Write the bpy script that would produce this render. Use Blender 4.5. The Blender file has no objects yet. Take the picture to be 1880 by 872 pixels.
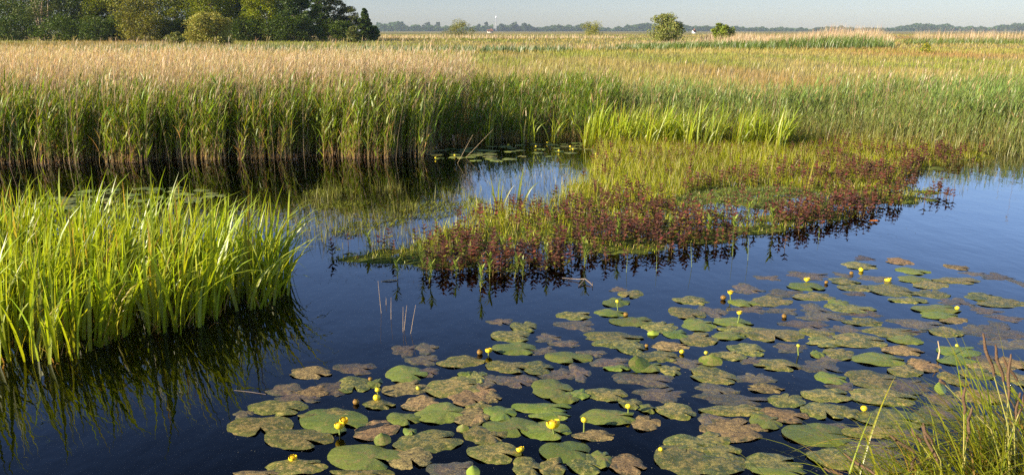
import bpy, math, random
import numpy as np

rng = np.random.default_rng(7)
random.seed(7)
S = bpy.context.scene
COL = S.collection
R = math.radians

# ------------------------------------------------------------------ camera
CAM_H, PITCH, FPX = 1.8, 14.4, 1475.0          # metres, degrees, focal length in photo pixels (1880 wide)
cp, sp_ = math.cos(R(PITCH)), math.sin(R(PITCH))


def ray(u, v):
    a, b = (u - 940) / FPX, (436 - v) / FPX
    return np.array([a, cp + b * sp_, -sp_ + b * cp])


def G(u, v, z=0.0):
    """pixel of the photograph -> point on the horizontal plane z"""
    d = ray(u, v)
    t = (z - CAM_H) / d[2]
    return np.array([d[0] * t, d[1] * t, z])


def AT(u, v, y):
    """pixel -> point at forward distance y"""
    d = ray(u, v)
    t = y / d[1]
    return np.array([d[0] * t, y, CAM_H + d[2] * t])


def depth_of(p):
    return p[1] * cp + (CAM_H - p[2]) * sp_


def PX(p):
    z = depth_of(p)
    yy = p[1] * sp_ + (p[2] - CAM_H) * cp
    return 940 + FPX * p[0] / z, 436 - FPX * yy / z


cam_d = bpy.data.cameras.new('camera')
cam = bpy.data.objects.new('camera', cam_d)
COL.objects.link(cam)
cam.location = (0, 0, CAM_H)
cam.rotation_euler = (R(90 - PITCH), 0, 0)
cam_d.sensor_width = 36
cam_d.lens = 36 * FPX / 1880
cam_d.clip_start = 0.05
cam_d.clip_end = 9000
S.camera = cam

# ------------------------------------------------------------------ light
SUN_AZ, SUN_EL = -116.0, 20.5                    # degrees from the view direction (clockwise), degrees up
W = bpy.data.worlds.new('World')
S.world = W
W.use_nodes = True
nt = W.node_tree
sky = nt.nodes.new('ShaderNodeTexSky')
sky.sky_type = 'NISHITA'
sky.sun_disc = False
sky.sun_elevation = R(SUN_EL)
sky.sun_rotation = R(SUN_AZ)
sky.air_density = 1.0
sky.dust_density = 0.35
sky.ozone_density = 1.3
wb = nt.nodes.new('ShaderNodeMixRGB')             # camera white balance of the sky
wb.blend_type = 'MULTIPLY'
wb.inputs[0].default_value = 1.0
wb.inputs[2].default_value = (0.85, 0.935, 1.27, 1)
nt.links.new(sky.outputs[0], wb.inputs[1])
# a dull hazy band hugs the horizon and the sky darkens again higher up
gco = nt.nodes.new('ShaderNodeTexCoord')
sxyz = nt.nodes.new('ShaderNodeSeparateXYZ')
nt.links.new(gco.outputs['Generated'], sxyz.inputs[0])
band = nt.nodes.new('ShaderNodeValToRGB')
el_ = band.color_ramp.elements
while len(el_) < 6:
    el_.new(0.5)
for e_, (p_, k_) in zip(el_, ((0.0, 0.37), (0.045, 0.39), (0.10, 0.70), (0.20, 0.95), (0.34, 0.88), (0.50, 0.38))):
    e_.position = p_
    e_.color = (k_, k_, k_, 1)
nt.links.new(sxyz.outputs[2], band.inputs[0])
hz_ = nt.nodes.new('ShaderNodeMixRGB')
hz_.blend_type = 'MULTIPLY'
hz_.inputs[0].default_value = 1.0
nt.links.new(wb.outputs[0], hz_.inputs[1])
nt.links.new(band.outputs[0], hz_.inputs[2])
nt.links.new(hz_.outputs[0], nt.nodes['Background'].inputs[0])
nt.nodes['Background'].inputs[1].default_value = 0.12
sd = bpy.data.lights.new('sun', 'SUN')
sd.energy = 5.0
sd.angle = R(0.5)
sd.color = (1.0, 0.86, 0.66)
sun = bpy.data.objects.new('sun', sd)
COL.objects.link(sun)
az, el = R(SUN_AZ), R(SUN_EL)
to_sun = np.array([math.sin(az) * math.cos(el), math.cos(az) * math.cos(el), math.sin(el)])
from mathutils import Vector
sun.rotation_euler = Vector(to_sun).to_track_quat('Z', 'Y').to_euler()
sun.location = Vector(to_sun) * 50
vs = S.view_settings
vs.view_transform = 'Standard'
vs.look = 'None'
vs.exposure = 1.2
vs.gamma = 1.0
S.cycles.use_denoising = False
S.cycles.max_bounces = 7
S.cycles.diffuse_bounces = 3
S.cycles.glossy_bounces = 3
S.cycles.transmission_bounces = 4
S.cycles.transparent_max_bounces = 8
S.cycles.volume_bounces = 0
S.cycles.sample_clamp_indirect = 2.5


# ------------------------------------------------------------------ materials
def new_mat(name):
    m = bpy.data.materials.new(name)
    m.use_nodes = True
    t = m.node_tree
    t.nodes.clear()
    out = t.nodes.new('ShaderNodeOutputMaterial')
    return m, t, out


def N(t, kind, **kw):
    n = t.nodes.new('ShaderNode' + kind)
    for k, v in kw.items():
        setattr(n, k, v)
    return n


def L(t, a, b):
    t.links.new(a, b)


def mixrgb(t, fac, a, b, mode='MIX'):
    n = N(t, 'MixRGB', blend_type=mode)
    for i, x in zip((0, 1, 2), (fac, a, b)):
        if hasattr(x, 'links'):
            L(t, x, n.inputs[i])
        else:
            n.inputs[i].default_value = x if i == 0 else (x if len(x) == 4 else (*x, 1))
    return n.outputs[0]


def noise(t, vec, scale, detail=4, rough=0.55):
    n = N(t, 'TexNoise')
    n.inputs['Scale'].default_value = scale
    n.inputs['Detail'].default_value = detail
    n.inputs['Roughness'].default_value = rough
    if vec is not None:
        L(t, vec, n.inputs['Vector'])
    return n.outputs[0]


def ramp(t, fac, stops):
    n = N(t, 'ValToRGB')
    e = n.color_ramp.elements
    while len(e) < len(stops):
        e.new(0.5)
    for k, (p, c) in enumerate(stops):
        e[k].position = p
        e[k].color = c if len(c) == 4 else (*c, 1)
    L(t, fac, n.inputs[0])
    return n.outputs[0]


def plant_mat(name, trans=0.35, gloss=0.05, rough=0.4):
    """leaves, stems, grass: the colour of each blade is stored in the mesh attribute tint"""
    m, t, out = new_mat(name)
    a = N(t, 'Attribute', attribute_name='tint')
    oi = N(t, 'ObjectInfo')
    hs = N(t, 'HueSaturation')
    mr = N(t, 'MapRange')
    mr.inputs[3].default_value = 0.8
    mr.inputs[4].default_value = 1.2
    L(t, oi.outputs['Random'], mr.inputs[0])
    L(t, mr.outputs[0], hs.inputs['Value'])
    hs.inputs['Saturation'].default_value = 1.10
    L(t, a.outputs['Color'], hs.inputs['Color'])
    d = N(t, 'BsdfDiffuse')
    L(t, hs.outputs[0], d.inputs[0])
    tr = N(t, 'BsdfTranslucent')
    tc = mixrgb(t, 1.0, hs.outputs[0], (1.25, 1.2, 0.55), 'MULTIPLY')
    L(t, tc, tr.inputs[0])
    mx = N(t, 'MixShader')
    mx.inputs[0].default_value = trans
    L(t, d.outputs[0], mx.inputs[1])
    L(t, tr.outputs[0], mx.inputs[2])
    gl = N(t, 'BsdfGlossy')
    gl.inputs['Roughness'].default_value = rough
    gl.inputs[0].default_value = (1, 1, 1, 1)
    m2 = N(t, 'MixShader')
    m2.inputs[0].default_value = gloss
    L(t, mx.outputs[0], m2.inputs[1])
    L(t, gl.outputs[0], m2.inputs[2])
    L(t, m2.outputs[0], out.inputs[0])
    return m


M_REED = plant_mat('reed_leaf', 0.38, 0.035, 0.45)
M_IRIS = plant_mat('iris_leaf', 0.47, 0.035, 0.38)
M_GRASS = plant_mat('meadow_grass', 0.3, 0.02, 0.5)
M_RAFT = plant_mat('marsh_leaf', 0.28, 0.03, 0.45)
M_TREE = plant_mat('tree_leaf', 0.25, 0.012, 0.5)


def simple_mat(name, col, rough=0.6, spec=0.4, c2=None, scale=30, bump=0.0, detail=5):
    m, t, out = new_mat(name)
    p = N(t, 'BsdfPrincipled')
    p.inputs['Roughness'].default_value = rough
    p.inputs['Specular IOR Level'].default_value = spec
    tc = N(t, 'TexCoord')
    nz = noise(t, tc.outputs['Object'], scale, detail)
    if c2 is None:
        c2 = tuple(c * 0.6 for c in col)
    L(t, ramp(t, nz, [(0.35, col), (0.65, c2)]), p.inputs['Base Color'])
    if bump:
        b = N(t, 'Bump')
        b.inputs['Strength'].default_value = bump
        b.inputs['Distance'].default_value = 0.01
        L(t, nz, b.inputs['Height'])
        L(t, b.outputs[0], p.inputs['Normal'])
    L(t, p.outputs[0], out.inputs[0])
    return m


M_BARK = simple_mat('bark', (0.16, 0.12, 0.08), 0.9, 0.2, (0.07, 0.055, 0.04), 6)
M_BARK_PALE = simple_mat('pale_bark', (0.42, 0.33, 0.22), 0.9, 0.2, (0.25, 0.18, 0.11), 3)
M_PETAL = simple_mat('yellow_petal', (0.86, 0.62, 0.012), 0.4, 0.45, (0.78, 0.60, 0.03), 40)
M_PETAL_OLD = simple_mat('old_petal', (0.14, 0.075, 0.02), 0.6, 0.3, (0.34, 0.20, 0.03), 60)
M_BUD_GREEN = simple_mat('green_bud', (0.30, 0.36, 0.04), 0.45, 0.4, (0.55, 0.45, 0.04), 25)
M_STALK = simple_mat('flower_stalk', (0.20, 0.27, 0.05), 0.45, 0.4, (0.13, 0.15, 0.05), 30)
M_STIGMA = simple_mat('stigma', (0.75, 0.48, 0.01), 0.6, 0.3, (0.62, 0.36, 0.01), 120)
M_STRAW = simple_mat('dry_straw', (0.50, 0.38, 0.22), 0.7, 0.3, (0.34, 0.24, 0.12), 25)
M_TWIG = simple_mat('grey_twig', (0.22, 0.18, 0.15), 0.8, 0.2, (0.14, 0.11, 0.09), 40)
M_ORANGE = simple_mat('orange_dead_leaf', (0.62, 0.20, 0.03), 0.6, 0.3, (0.40, 0.12, 0.02), 40)


def pad_mat(name, base, base2, debris, dark, amount, rough=0.45, veins=0.5, edge=None):
    m, t, out = new_mat(name)
    p = N(t, 'BsdfPrincipled')
    p.inputs['Specular IOR Level'].default_value = 0.5
    tc = N(t, 'TexCoord')
    oi = N(t, 'ObjectInfo')
    sc = N(t, 'VectorMath', operation='SCALE')
    cmb = N(t, 'CombineXYZ')
    for k in range(3):
        L(t, oi.outputs['Random'], cmb.inputs[k])
    L(t, cmb.outputs[0], sc.inputs[0])
    sc.inputs['Scale'].default_value = 61.0
    ad = N(t, 'VectorMath', operation='ADD')
    L(t, tc.outputs['Object'], ad.inputs[0])
    L(t, sc.outputs[0], ad.inputs[1])
    v = ad.outputs[0]
    rho = N(t, 'Attribute', attribute_name='rho').outputs['Fac']
    big = noise(t, v, 11, 4, 0.6)
    mid = noise(t, v, 36, 8, 0.80)
    fine = noise(t, v, 75, 6, 0.75)

    def math_(op, a, b, c=None):
        n = N(t, 'Math', operation=op)
        for q, x in enumerate((a, b, c)):
            if x is None:
                continue
            if hasattr(x, 'links'):
                L(t, x, n.inputs[q])
            else:
                n.inputs[q].default_value = x
        return n.outputs[0]
    c = ramp(t, big, [(0.36, base), (0.62, base2)])
    gr = N(t, 'TexGradient', gradient_type='RADIAL')
    L(t, tc.outputs['Object'], gr.inputs[0])
    sn = math_('SINE', math_('MULTIPLY', gr.outputs[1], 26 * 2 * math.pi), 0.0)
    vf = ramp(t, sn, [(0.80, (0, 0, 0)), (1.0, (veins, veins, veins))])
    c = mixrgb(t, vf, c, tuple(min(1, x * 1.6 + 0.01) for x in base))
    # rim of another colour
    if edge:
        e = ramp(t, math_('MULTIPLY_ADD', big, 0.5, rho), [(0.98, (0, 0, 0)), (1.22, (0.8, 0.8, 0.8))])
        c = mixrgb(t, e, c, edge)
    # dead crust, thickest round the joint of the leaf
    th = math_('MULTIPLY_ADD', rho, -0.10, mid)
    th = math_('MULTIPLY_ADD', big, 0.35, th)
    f1 = ramp(t, th, [(0.70 - 0.16 * amount, (0, 0, 0)), (0.76 - 0.16 * amount, (1, 1, 1))])
    c = mixrgb(t, math_('MULTIPLY', f1, 0.85), c, debris)
    f3 = ramp(t, math_('MULTIPLY_ADD', mid, 0.5, noise(t, v, 48, 7, 0.8)), [(0.83 - 0.08 * amount, (0, 0, 0)), (0.88 - 0.08 * amount, (1, 1, 1))])
    c = mixrgb(t, math_('MULTIPLY', f3, 0.5 + 0.4 * amount), c, tuple(x * 1.5 for x in debris))
    # holes and dark specks
    f2 = ramp(t, fine, [(0.56, (0, 0, 0)), (0.61, (1, 1, 1))])
    c = mixrgb(t, math_('MULTIPLY', f2, 0.45 + 0.4 * amount), c, dark)
    hs = N(t, 'HueSaturation')
    fr = math_('FRACT', math_('MULTIPLY', oi.outputs['Random'], 17.3), 0.0)
    for (lo, hi, key, src) in ((0.48, 0.515, 'Hue', oi.outputs['Random']), (0.72, 1.22, 'Value', fr)):
        mr = N(t, 'MapRange')
        mr.inputs[3].default_value = lo
        mr.inputs[4].default_value = hi
        L(t, src, mr.inputs[0])
        L(t, mr.outputs[0], hs.inputs[key])
    L(t, c, hs.inputs['Color'])
    L(t, hs.outputs[0], p.inputs['Base Color'])
    L(t, ramp(t, mid, [(0.35, (rough,) * 3), (0.65, (min(1, rough + 0.35),) * 3)]), p.inputs['Roughness'])
    b = N(t, 'Bump')
    b.inputs['Strength'].default_value = 0.4 + 0.5 * amount
    b.inputs['Distance'].default_value = 0.008
    L(t, mid, b.inputs['Height'])
    L(t, b.outputs[0], p.inputs['Normal'])
    L(t, p.outputs[0], out.inputs[0])
    return m


PADM = {
    'g': pad_mat('pad_green', (0.105, 0.150, 0.014), (0.150, 0.185, 0.026), (0.21, 0.17, 0.045), (0.03, 0.03, 0.008), 0.15, 0.4, 0.5),
    'o': pad_mat('pad_olive', (0.070, 0.088, 0.010), (0.125, 0.122, 0.016), (0.28, 0.225, 0.055), (0.018, 0.022, 0.006), 0.58, 0.36, 0.3, (0.13, 0.15, 0.02)),
    't': pad_mat('pad_tan', (0.105, 0.085, 0.022), (0.105, 0.062, 0.028), (0.25, 0.175, 0.060), (0.03, 0.015, 0.008), 1.0, 0.55, 0.15, (0.08, 0.085, 0.02)),
    'p': pad_mat('pad_purple', (0.072, 0.066, 0.036), (0.092, 0.062, 0.044), (0.16, 0.120, 0.050), (0.022, 0.013, 0.014), 0.5, 0.3, 0.15, (0.06, 0.066, 0.03)),
}


def water_mat():
    m, t, out = new_mat('pond_water')
    tc = N(t, 'TexCoord')
    mp = N(t, 'Mapping')
    mp.inputs['Scale'].default_value = (1.0, 0.6, 1.0)
    L(t, tc.outputs['Object'], mp.inputs[0])
    n1 = noise(t, mp.outputs[0], 3.2, 3, 0.5)
    n2 = noise(t, mp.outputs[0], 14, 2, 0.5)
    md = N(t, 'Math', operation='MULTIPLY_ADD')
    L(t, n2, md.inputs[0])
    md.inputs[1].default_value = 0.16
    L(t, n1, md.inputs[2])
    b = N(t, 'Bump')
    b.inputs['Strength'].default_value = 0.065
    b.inputs['Distance'].default_value = 0.05
    L(t, md.outputs[0], b.inputs['Height'])
    fr = N(t, 'Fresnel')
    fr.inputs[0].default_value = 1.333
    L(t, b.outputs[0], fr.inputs['Normal'])
    tr = N(t, 'BsdfTransparent')
    tr.inputs[0].default_value = (0.09, 0.088, 0.07, 1)
    gl = N(t, 'BsdfGlossy')
    gl.inputs['Roughness'].default_value = 0.0
    gl.inputs[0].default_value = (1, 1, 1, 1)
    L(t, b.outputs[0], gl.inputs['Normal'])
    mx = N(t, 'MixShader')
    L(t, fr.outputs[0], mx.inputs[0])
    L(t, tr.outputs[0], mx.inputs[1])
    L(t, gl.outputs[0], mx.inputs[2])
    L(t, mx.outputs[0], out.inputs[0])
    return m


def ground_mat():
    m, t, out = new_mat('marsh_ground')
    p = N(t, 'BsdfPrincipled')
    p.inputs['Roughness'].default_value = 0.95
    p.inputs['Specular IOR Level'].default_value = 0.1
    g = N(t, 'NewGeometry')
    pos = g.outputs['Position']
    n1 = noise(t, pos, 0.035, 5, 0.6)
    n2 = noise(t, pos, 0.6, 6, 0.65)
    n3 = noise(t, pos, 12, 5, 0.7)
    c = ramp(t, n1, [(0.30, (0.16, 0.19, 0.045)), (0.45, (0.25, 0.22, 0.075)), (0.58, (0.30, 0.21, 0.085)), (0.72, (0.19, 0.21, 0.06))])
    c = mixrgb(t, 0.45, c, ramp(t, n2, [(0.3, (0.10, 0.13, 0.03)), (0.7, (0.34, 0.26, 0.11))]))
    # wet mud and moss around the pond: low ground
    sx = N(t, 'SeparateXYZ')
    L(t, pos, sx.inputs[0])
    low = N(t, 'MapRange')
    low.inputs[1].default_value = 0.055
    low.inputs[2].default_value = 0.10
    L(t, sx.outputs[2], low.inputs[0])
    moss = ramp(t, n3, [(0.35, (0.045, 0.055, 0.014)), (0.52, (0.12, 0.14, 0.025)), (0.7, (0.16, 0.19, 0.04))])
    c = mixrgb(t, low.outputs[0], moss, c)
    # dark peat under the water
    uw = N(t, 'MapRange')
    uw.inputs[1].default_value = -0.05
    uw.inputs[2].default_value = 0.004
    L(t, sx.outputs[2], uw.inputs[0])
    c = mixrgb(t, uw.outputs[0], (0.007, 0.007, 0.006), c)
    L(t, c, p.inputs['Base Color'])
    b = N(t, 'Bump')
    b.inputs['Strength'].default_value = 0.6
    b.inputs['Distance'].default_value = 0.02
    L(t, n3, b.inputs['Height'])
    L(t, b.outputs[0], p.inputs['Normal'])
    L(t, p.outputs[0], out.inputs[0])
    return m


# ------------------------------------------------------------------ mesh helpers
def link_mesh(name, V, F, mat, col=None, parent=None, smooth=True, loc=None, link=True):
    """V (n,3), F (m,4) quads -> one mesh object"""
    V = np.asarray(V, dtype=np.float32)
    F = np.asarray(F, dtype=np.int32)
    k = F.shape[1]
    me = bpy.data.meshes.new(name)
    me.vertices.add(len(V))
    me.vertices.foreach_set('co', V.ravel())
    me.loops.add(F.size)
    me.loops.foreach_set('vertex_index', F.ravel())
    me.polygons.add(len(F))
    me.polygons.foreach_set('loop_start', np.arange(0, F.size, k, dtype=np.int32))
    try:
        me.polygons.foreach_set('loop_total', np.full(len(F), k, dtype=np.int32))
    except Exception:
        pass
    if smooth:
        me.polygons.foreach_set('use_smooth', np.ones(len(F), dtype=bool))
    me.update(calc_edges=True)
    if col is not None:
        at = me.attributes.new('tint', 'FLOAT_COLOR', 'POINT')
        c4 = np.ones((len(V), 4), dtype=np.float32)
        c4[:, :3] = col
        at.data.foreach_set('color', c4.ravel())
    me.materials.append(mat)
    o = bpy.data.objects.new(name, me)
    if link:
        COL.objects.link(o)
    if parent is not None:
        o.parent = parent
    if loc is not None:
        o.location = loc
    return o


class Geo:
    def __init__(s):
        s.V, s.F, s.C, s.n = [], [], [], 0

    def add(s, V, F, C):
        s.V.append(V)
        s.F.append(F + s.n)
        s.C.append(C)
        s.n += len(V)

    def build(s, name, mat, parent=None, smooth=True, link=True):
        return link_mesh(name, np.concatenate(s.V), np.concatenate(s.F), mat, np.concatenate(s.C), parent, smooth, None, link)


def A(x, n):
    return np.broadcast_to(np.asarray(x, dtype=float), (n,)).copy()


def centreline(base, H, azm, th0, th1, S_, pw=1.5):
    n = len(base)
    ts = (np.arange(S_) + 0.5) / S_
    th = th0[:, None] + th1[:, None] * ts[None, :] ** pw
    seg = (H / S_)[:, None]
    dh = np.cumsum(np.sin(th) * seg, 1)
    dz = np.cumsum(np.cos(th) * seg, 1)
    z0 = np.zeros((n, 1))
    dh = np.concatenate([z0, dh], 1)
    dz = np.concatenate([z0, dz], 1)
    P = np.empty((n, S_ + 1, 3))
    P[..., 0] = base[:, 0:1] + dh * np.cos(azm)[:, None]
    P[..., 1] = base[:, 1:2] + dh * np.sin(azm)[:, None]
    P[..., 2] = base[:, 2:3] + dz
    return P


def tint3(c, n):
    c = np.asarray(c, dtype=float)
    return np.broadcast_to(c, (n, 3)).copy()


def blades(g, base, H, azm, th0, th1, w, face, c0, c1, S_=4, prof='grass', fold=0.0, pw=1.5):
    """flat tapering leaves; fold > 0 gives a V section (three vertices across)"""
    n = len(base)
    if n == 0:
        return
    H, azm, th0, th1, w, face = (A(x, n) for x in (H, azm, th0, th1, w, face))
    P = centreline(base, H, azm, th0, th1, S_, pw)
    t = np.linspace(0, 1, S_ + 1)
    if prof == 'grass':
        pr = np.clip(1.02 - t ** 1.8, 0.04, 1) * (0.75 + 0.25 * np.minimum(1, t * 4))
    elif prof == 'iris':
        pr = np.minimum(1, ((1.0 - t) * 2.2) ** 0.8) * (0.8 + 0.2 * np.minimum(1, t * 3))
        pr = np.clip(pr, 0.03, 1)
    elif prof == 'leaf':
        pr = np.clip(np.sin(np.pi * np.clip(t * 0.88 + 0.10, 0, 1)) ** 0.8, 0.06, 1)
    else:
        pr = np.ones_like(t)
    hw = 0.5 * w[:, None] * pr[None, :]
    fx, fy = np.cos(face)[:, None] * hw, np.sin(face)[:, None] * hw
    tt = t[None, :, None]
    C = c0[:, None, :] * (1 - tt) + c1[:, None, :] * tt
    if fold > 0:
        V = np.empty((n, S_ + 1, 3, 3))
        V[:, :, 1] = P
        nx, ny = -np.sin(face)[:, None] * hw * fold, np.cos(face)[:, None] * hw * fold
        for k, s in ((0, -1), (2, 1)):
            V[:, :, k] = P
            V[:, :, k, 0] += s * fx + nx
            V[:, :, k, 1] += s * fy + ny
        a = 3
        Cc = np.repeat(C[:, :, None, :], 3, 2)
        idx = np.arange(n * (S_ + 1) * 3).reshape(n, S_ + 1, 3)
        F = np.concatenate([np.stack([idx[:, :-1, k], idx[:, :-1, k + 1], idx[:, 1:, k + 1], idx[:, 1:, k]], -1).reshape(-1, 4) for k in (0, 1)])
    else:
        V = np.empty((n, S_ + 1, 2, 3))
        for k, s in ((0, -1), (1, 1)):
            V[:, :, k] = P
            V[:, :, k, 0] += s * fx
            V[:, :, k, 1] += s * fy
        Cc = np.repeat(C[:, :, None, :], 2, 2)
        idx = np.arange(n * (S_ + 1) * 2).reshape(n, S_ + 1, 2)
        F = np.stack([idx[:, :-1, 0], idx[:, :-1, 1], idx[:, 1:, 1], idx[:, 1:, 0]], -1).reshape(-1, 4)
    g.add(V.reshape(-1, 3), F, Cc.reshape(-1, 3))
    return P


def stems(g, base, H, azm, th0, th1, r0, r1, c0, c1, S_=3, sides=3, pw=1.5):
    n = len(base)
    if n == 0:
        return
    H, azm, th0, th1, r0, r1 = (A(x, n) for x in (H, azm, th0, th1, r0, r1))
    P = centreline(base, H, azm, th0, th1, S_, pw)
    t = np.linspace(0, 1, S_ + 1)
    r = r0[:, None] * (1 - t) + r1[:, None] * t
    V = np.empty((n, S_ + 1, sides, 3))
    for k in range(sides):
        a = 2 * math.pi * k / sides
        V[:, :, k] = P
        V[:, :, k, 0] += r * math.cos(a)
        V[:, :, k, 1] += r * math.sin(a)
    tt = t[None, :, None]
    C = c0[:, None, :] * (1 - tt) + c1[:, None, :] * tt
    C = np.repeat(C[:, :, None, :], sides, 2)
    idx = np.arange(n * (S_ + 1) * sides).reshape(n, S_ + 1, sides)
    F = np.concatenate([np.stack([idx[:, :-1, k], idx[:, :-1, (k + 1) % sides], idx[:, 1:, (k + 1) % sides], idx[:, 1:, k]], -1).reshape(-1, 4) for k in range(sides)])
    g.add(V.reshape(-1, 3), F, C.reshape(-1, 3))
    return P


def on_line(P, t):
    """points at fraction t (n,) along polylines P (n,S+1,3)"""
    n, k = P.shape[0], P.shape[1] - 1
    f = np.clip(t, 0, 0.9999) * k
    i = f.astype(int)
    fr = (f - i)[:, None]
    ar = np.arange(n)
    return P[ar, i] * (1 - fr) + P[ar, i + 1] * fr


def tube(pts, rad, sides=8):
    """one tube along pts -> V, F (quads)"""
    pts = np.asarray(pts, float)
    n = len(pts)
    rad = A(rad, n)
    V = []
    for i in range(n):
        d = pts[min(i + 1, n - 1)] - pts[max(i - 1, 0)]
        d = d / (np.linalg.norm(d) + 1e-9)
        up = np.array([0, 0, 1.0]) if abs(d[2]) < 0.9 else np.array([1.0, 0, 0])
        a = np.cross(d, up)
        a /= np.linalg.norm(a)
        b = np.cross(a, d)
        for k in range(sides):
            th = 2 * math.pi * k / sides
            V.append(pts[i] + rad[i] * (math.cos(th) * a + math.sin(th) * b))
    F = [[i * sides + k, i * sides + (k + 1) % sides, (i + 1) * sides + (k + 1) % sides, (i + 1) * sides + k] for i in range(n - 1) for k in range(sides)]
    return np.array(V), np.array(F)


_lat = {}


def vn(x, y, scale, seed=0):
    """smooth value noise 0..1"""
    if seed not in _lat:
        _lat[seed] = np.random.default_rng(seed + 100).random((256, 256))
    g = _lat[seed]
    x, y = np.asarray(x) / scale + 1000, np.asarray(y) / scale + 1000
    i, j = np.floor(x).astype(int), np.floor(y).astype(int)
    fx, fy = x - i, y - j
    fx, fy = fx * fx * (3 - 2 * fx), fy * fy * (3 - 2 * fy)
    i, j = i % 255, j % 255
    return (g[i, j] * (1 - fx) + g[i + 1, j] * fx) * (1 - fy) + (g[i, j + 1] * (1 - fx) + g[i + 1, j + 1] * fx) * fy


def poly(px):
    return np.array([G(u, v)[:2] for u, v in px])


def inside(P, x, y):
    r = np.zeros(np.shape(x), bool)
    n = len(P)
    for i in range(n):
        (x1, y1), (x2, y2) = P[i], P[(i + 1) % n]
        c = ((y1 > y) != (y2 > y)) & (x < (x2 - x1) * (y - y1) / (y2 - y1 + 1e-12) + x1)
        r ^= c
    return r


def edge_dist(P, x, y):
    d = np.full(np.shape(x), 1e9)
    n = len(P)
    for i in range(n):
        a, b = P[i], P[(i + 1) % n]
        ab = b - a
        t = np.clip(((x - a[0]) * ab[0] + (y - a[1]) * ab[1]) / (ab @ ab + 1e-12), 0, 1)
        d = np.minimum(d, np.hypot(x - a[0] - t * ab[0], y - a[1] - t * ab[1]))
    return d


def sdist(P, x, y):
    return np.where(inside(P, x, y), 1, -1) * edge_dist(P, x, y)      # + inside


def sample(P, n):
    lo, hi = P.min(0), P.max(0)
    out = np.zeros((0, 2))
    while len(out) < n:
        q = rng.random((n * 2, 2)) * (hi - lo) + lo
        out = np.concatenate([out, q[inside(P, q[:, 0], q[:, 1])]])
    return out[:n]


def area(P):
    x, y = P[:, 0], P[:, 1]
    return 0.5 * abs(np.dot(x, np.roll(y, -1)) - np.dot(y, np.roll(x, -1)))


def tag(o, label, cat, group=None):
    o['label'] = label
    o['category'] = cat
    if group:
        o['group'] = group
    return o


def kind(o, k, label=None):
    o['kind'] = k
    if label:
        o['label'] = label
    return o


def empty(name, loc=(0, 0, 0), rz=0.0):
    o = bpy.data.objects.new(name, None)
    o.empty_display_size = 0.1
    COL.objects.link(o)
    o.location = loc
    o.rotation_euler = (0, 0, rz)
    return o


def U(a, b, n):
    return rng.uniform(a, b, n)


def jit(c, n, s=0.15, hue=0.06):
    c = np.asarray(c, float)
    k = 1 + rng.normal(0, s, (n, 1))
    h = 1 + rng.normal(0, hue, (n, 3))
    return np.clip(c[None, :] * np.clip(k, 0.4, 1.8) * h, 0.004, 0.9)


# ------------------------------------------------------------------ outlines on the ground (pixels of the photograph)
WATER = poly([(-900, 305), (-200, 305), (0, 303), (300, 297), (600, 288), (720, 296), (785, 288), (815, 268), (900, 264), (1000, 259), (1095, 262), (1300, 272), (1500, 276), (1700, 282), (1880, 290), (2300, 298)])
WATER = np.concatenate([WATER, [[9.0, 2.2], [2.6, 2.7], [1.2, 2.35], [0.5, 1.9], [-12, 1.6]]])
WATER_T = poly([(-900, 292), (-200, 292), (0, 290), (300, 284), (600, 277), (720, 283), (790, 268), (830, 246), (900, 240), (1000, 238), (1110, 246), (1300, 270), (1500, 275), (1620, 279), (1700, 277), (1880, 277), (2300, 280)])
WATER_T = np.concatenate([WATER_T, [[9.0, 2.2], [2.6, 2.7], [1.2, 2.35], [0.5, 1.9], [-12, 1.6]]])
RAFT = poly([(590, 478), (650, 490), (760, 499), (830, 510), (900, 503), (1000, 496), (1080, 482), (1180, 468), (1300, 447), (1400, 431), (1480, 418), (1560, 402), (1640, 385), (1745, 360), (1690, 347), (1650, 331), (1690, 313), (1760, 301), (1840, 292), (1800, 274), (1500, 266), (1097, 258), (1090, 300), (1060, 335), (1000, 368), (930, 376), (860, 384), (830, 408), (800, 430), (740, 446), (660, 456), (600, 465)])
REED_L = poly([(-420, 312), (-100, 306), (0, 304), (300, 298), (600, 289), (720, 297), (788, 288), (815, 268), (860, 235), (875, 205), (860, 196), (700, 176), (-100, 166), (-420, 166)])
REED_IN = poly([(815, 268), (900, 264), (1000, 259), (1095, 260), (1140, 222), (1130, 200), (870, 205)])
BELT = poly([(1095, 262), (1300, 272), (1500, 276), (1700, 282), (1880, 290), (2150, 300), (2150, 190), (1880, 190), (1400, 202), (1130, 214)])
SHALLOW = poly([(500, 392), (560, 352), (700, 342), (840, 352), (900, 372), (855, 385), (830, 408), (740, 447), (620, 462), (540, 440)])

# ------------------------------------------------------------------ ground and water
def axis(dense_lo, dense_hi, step, far_lo, far_hi, grow=1.16):
    a = list(np.arange(dense_lo, dense_hi + 1e-6, step))
    s, x = step, a[-1]
    while x < far_hi:
        s *= grow
        x += s
        a.append(x)
    s, x, pre = step, a[0], []
    while x > far_lo:
        s *= grow
        x -= s
        pre.append(x)
    return np.array(pre[::-1] + a)


gx = axis(-9.0, 9.5, 0.07, -3200, 3200)
gy = axis(1.0, 14.0, 0.07, -60, 5200)
XX, YY = np.meshgrid(gx, gy, indexing='ij')
xf, yf = XX.ravel(), YY.ravel()


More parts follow.
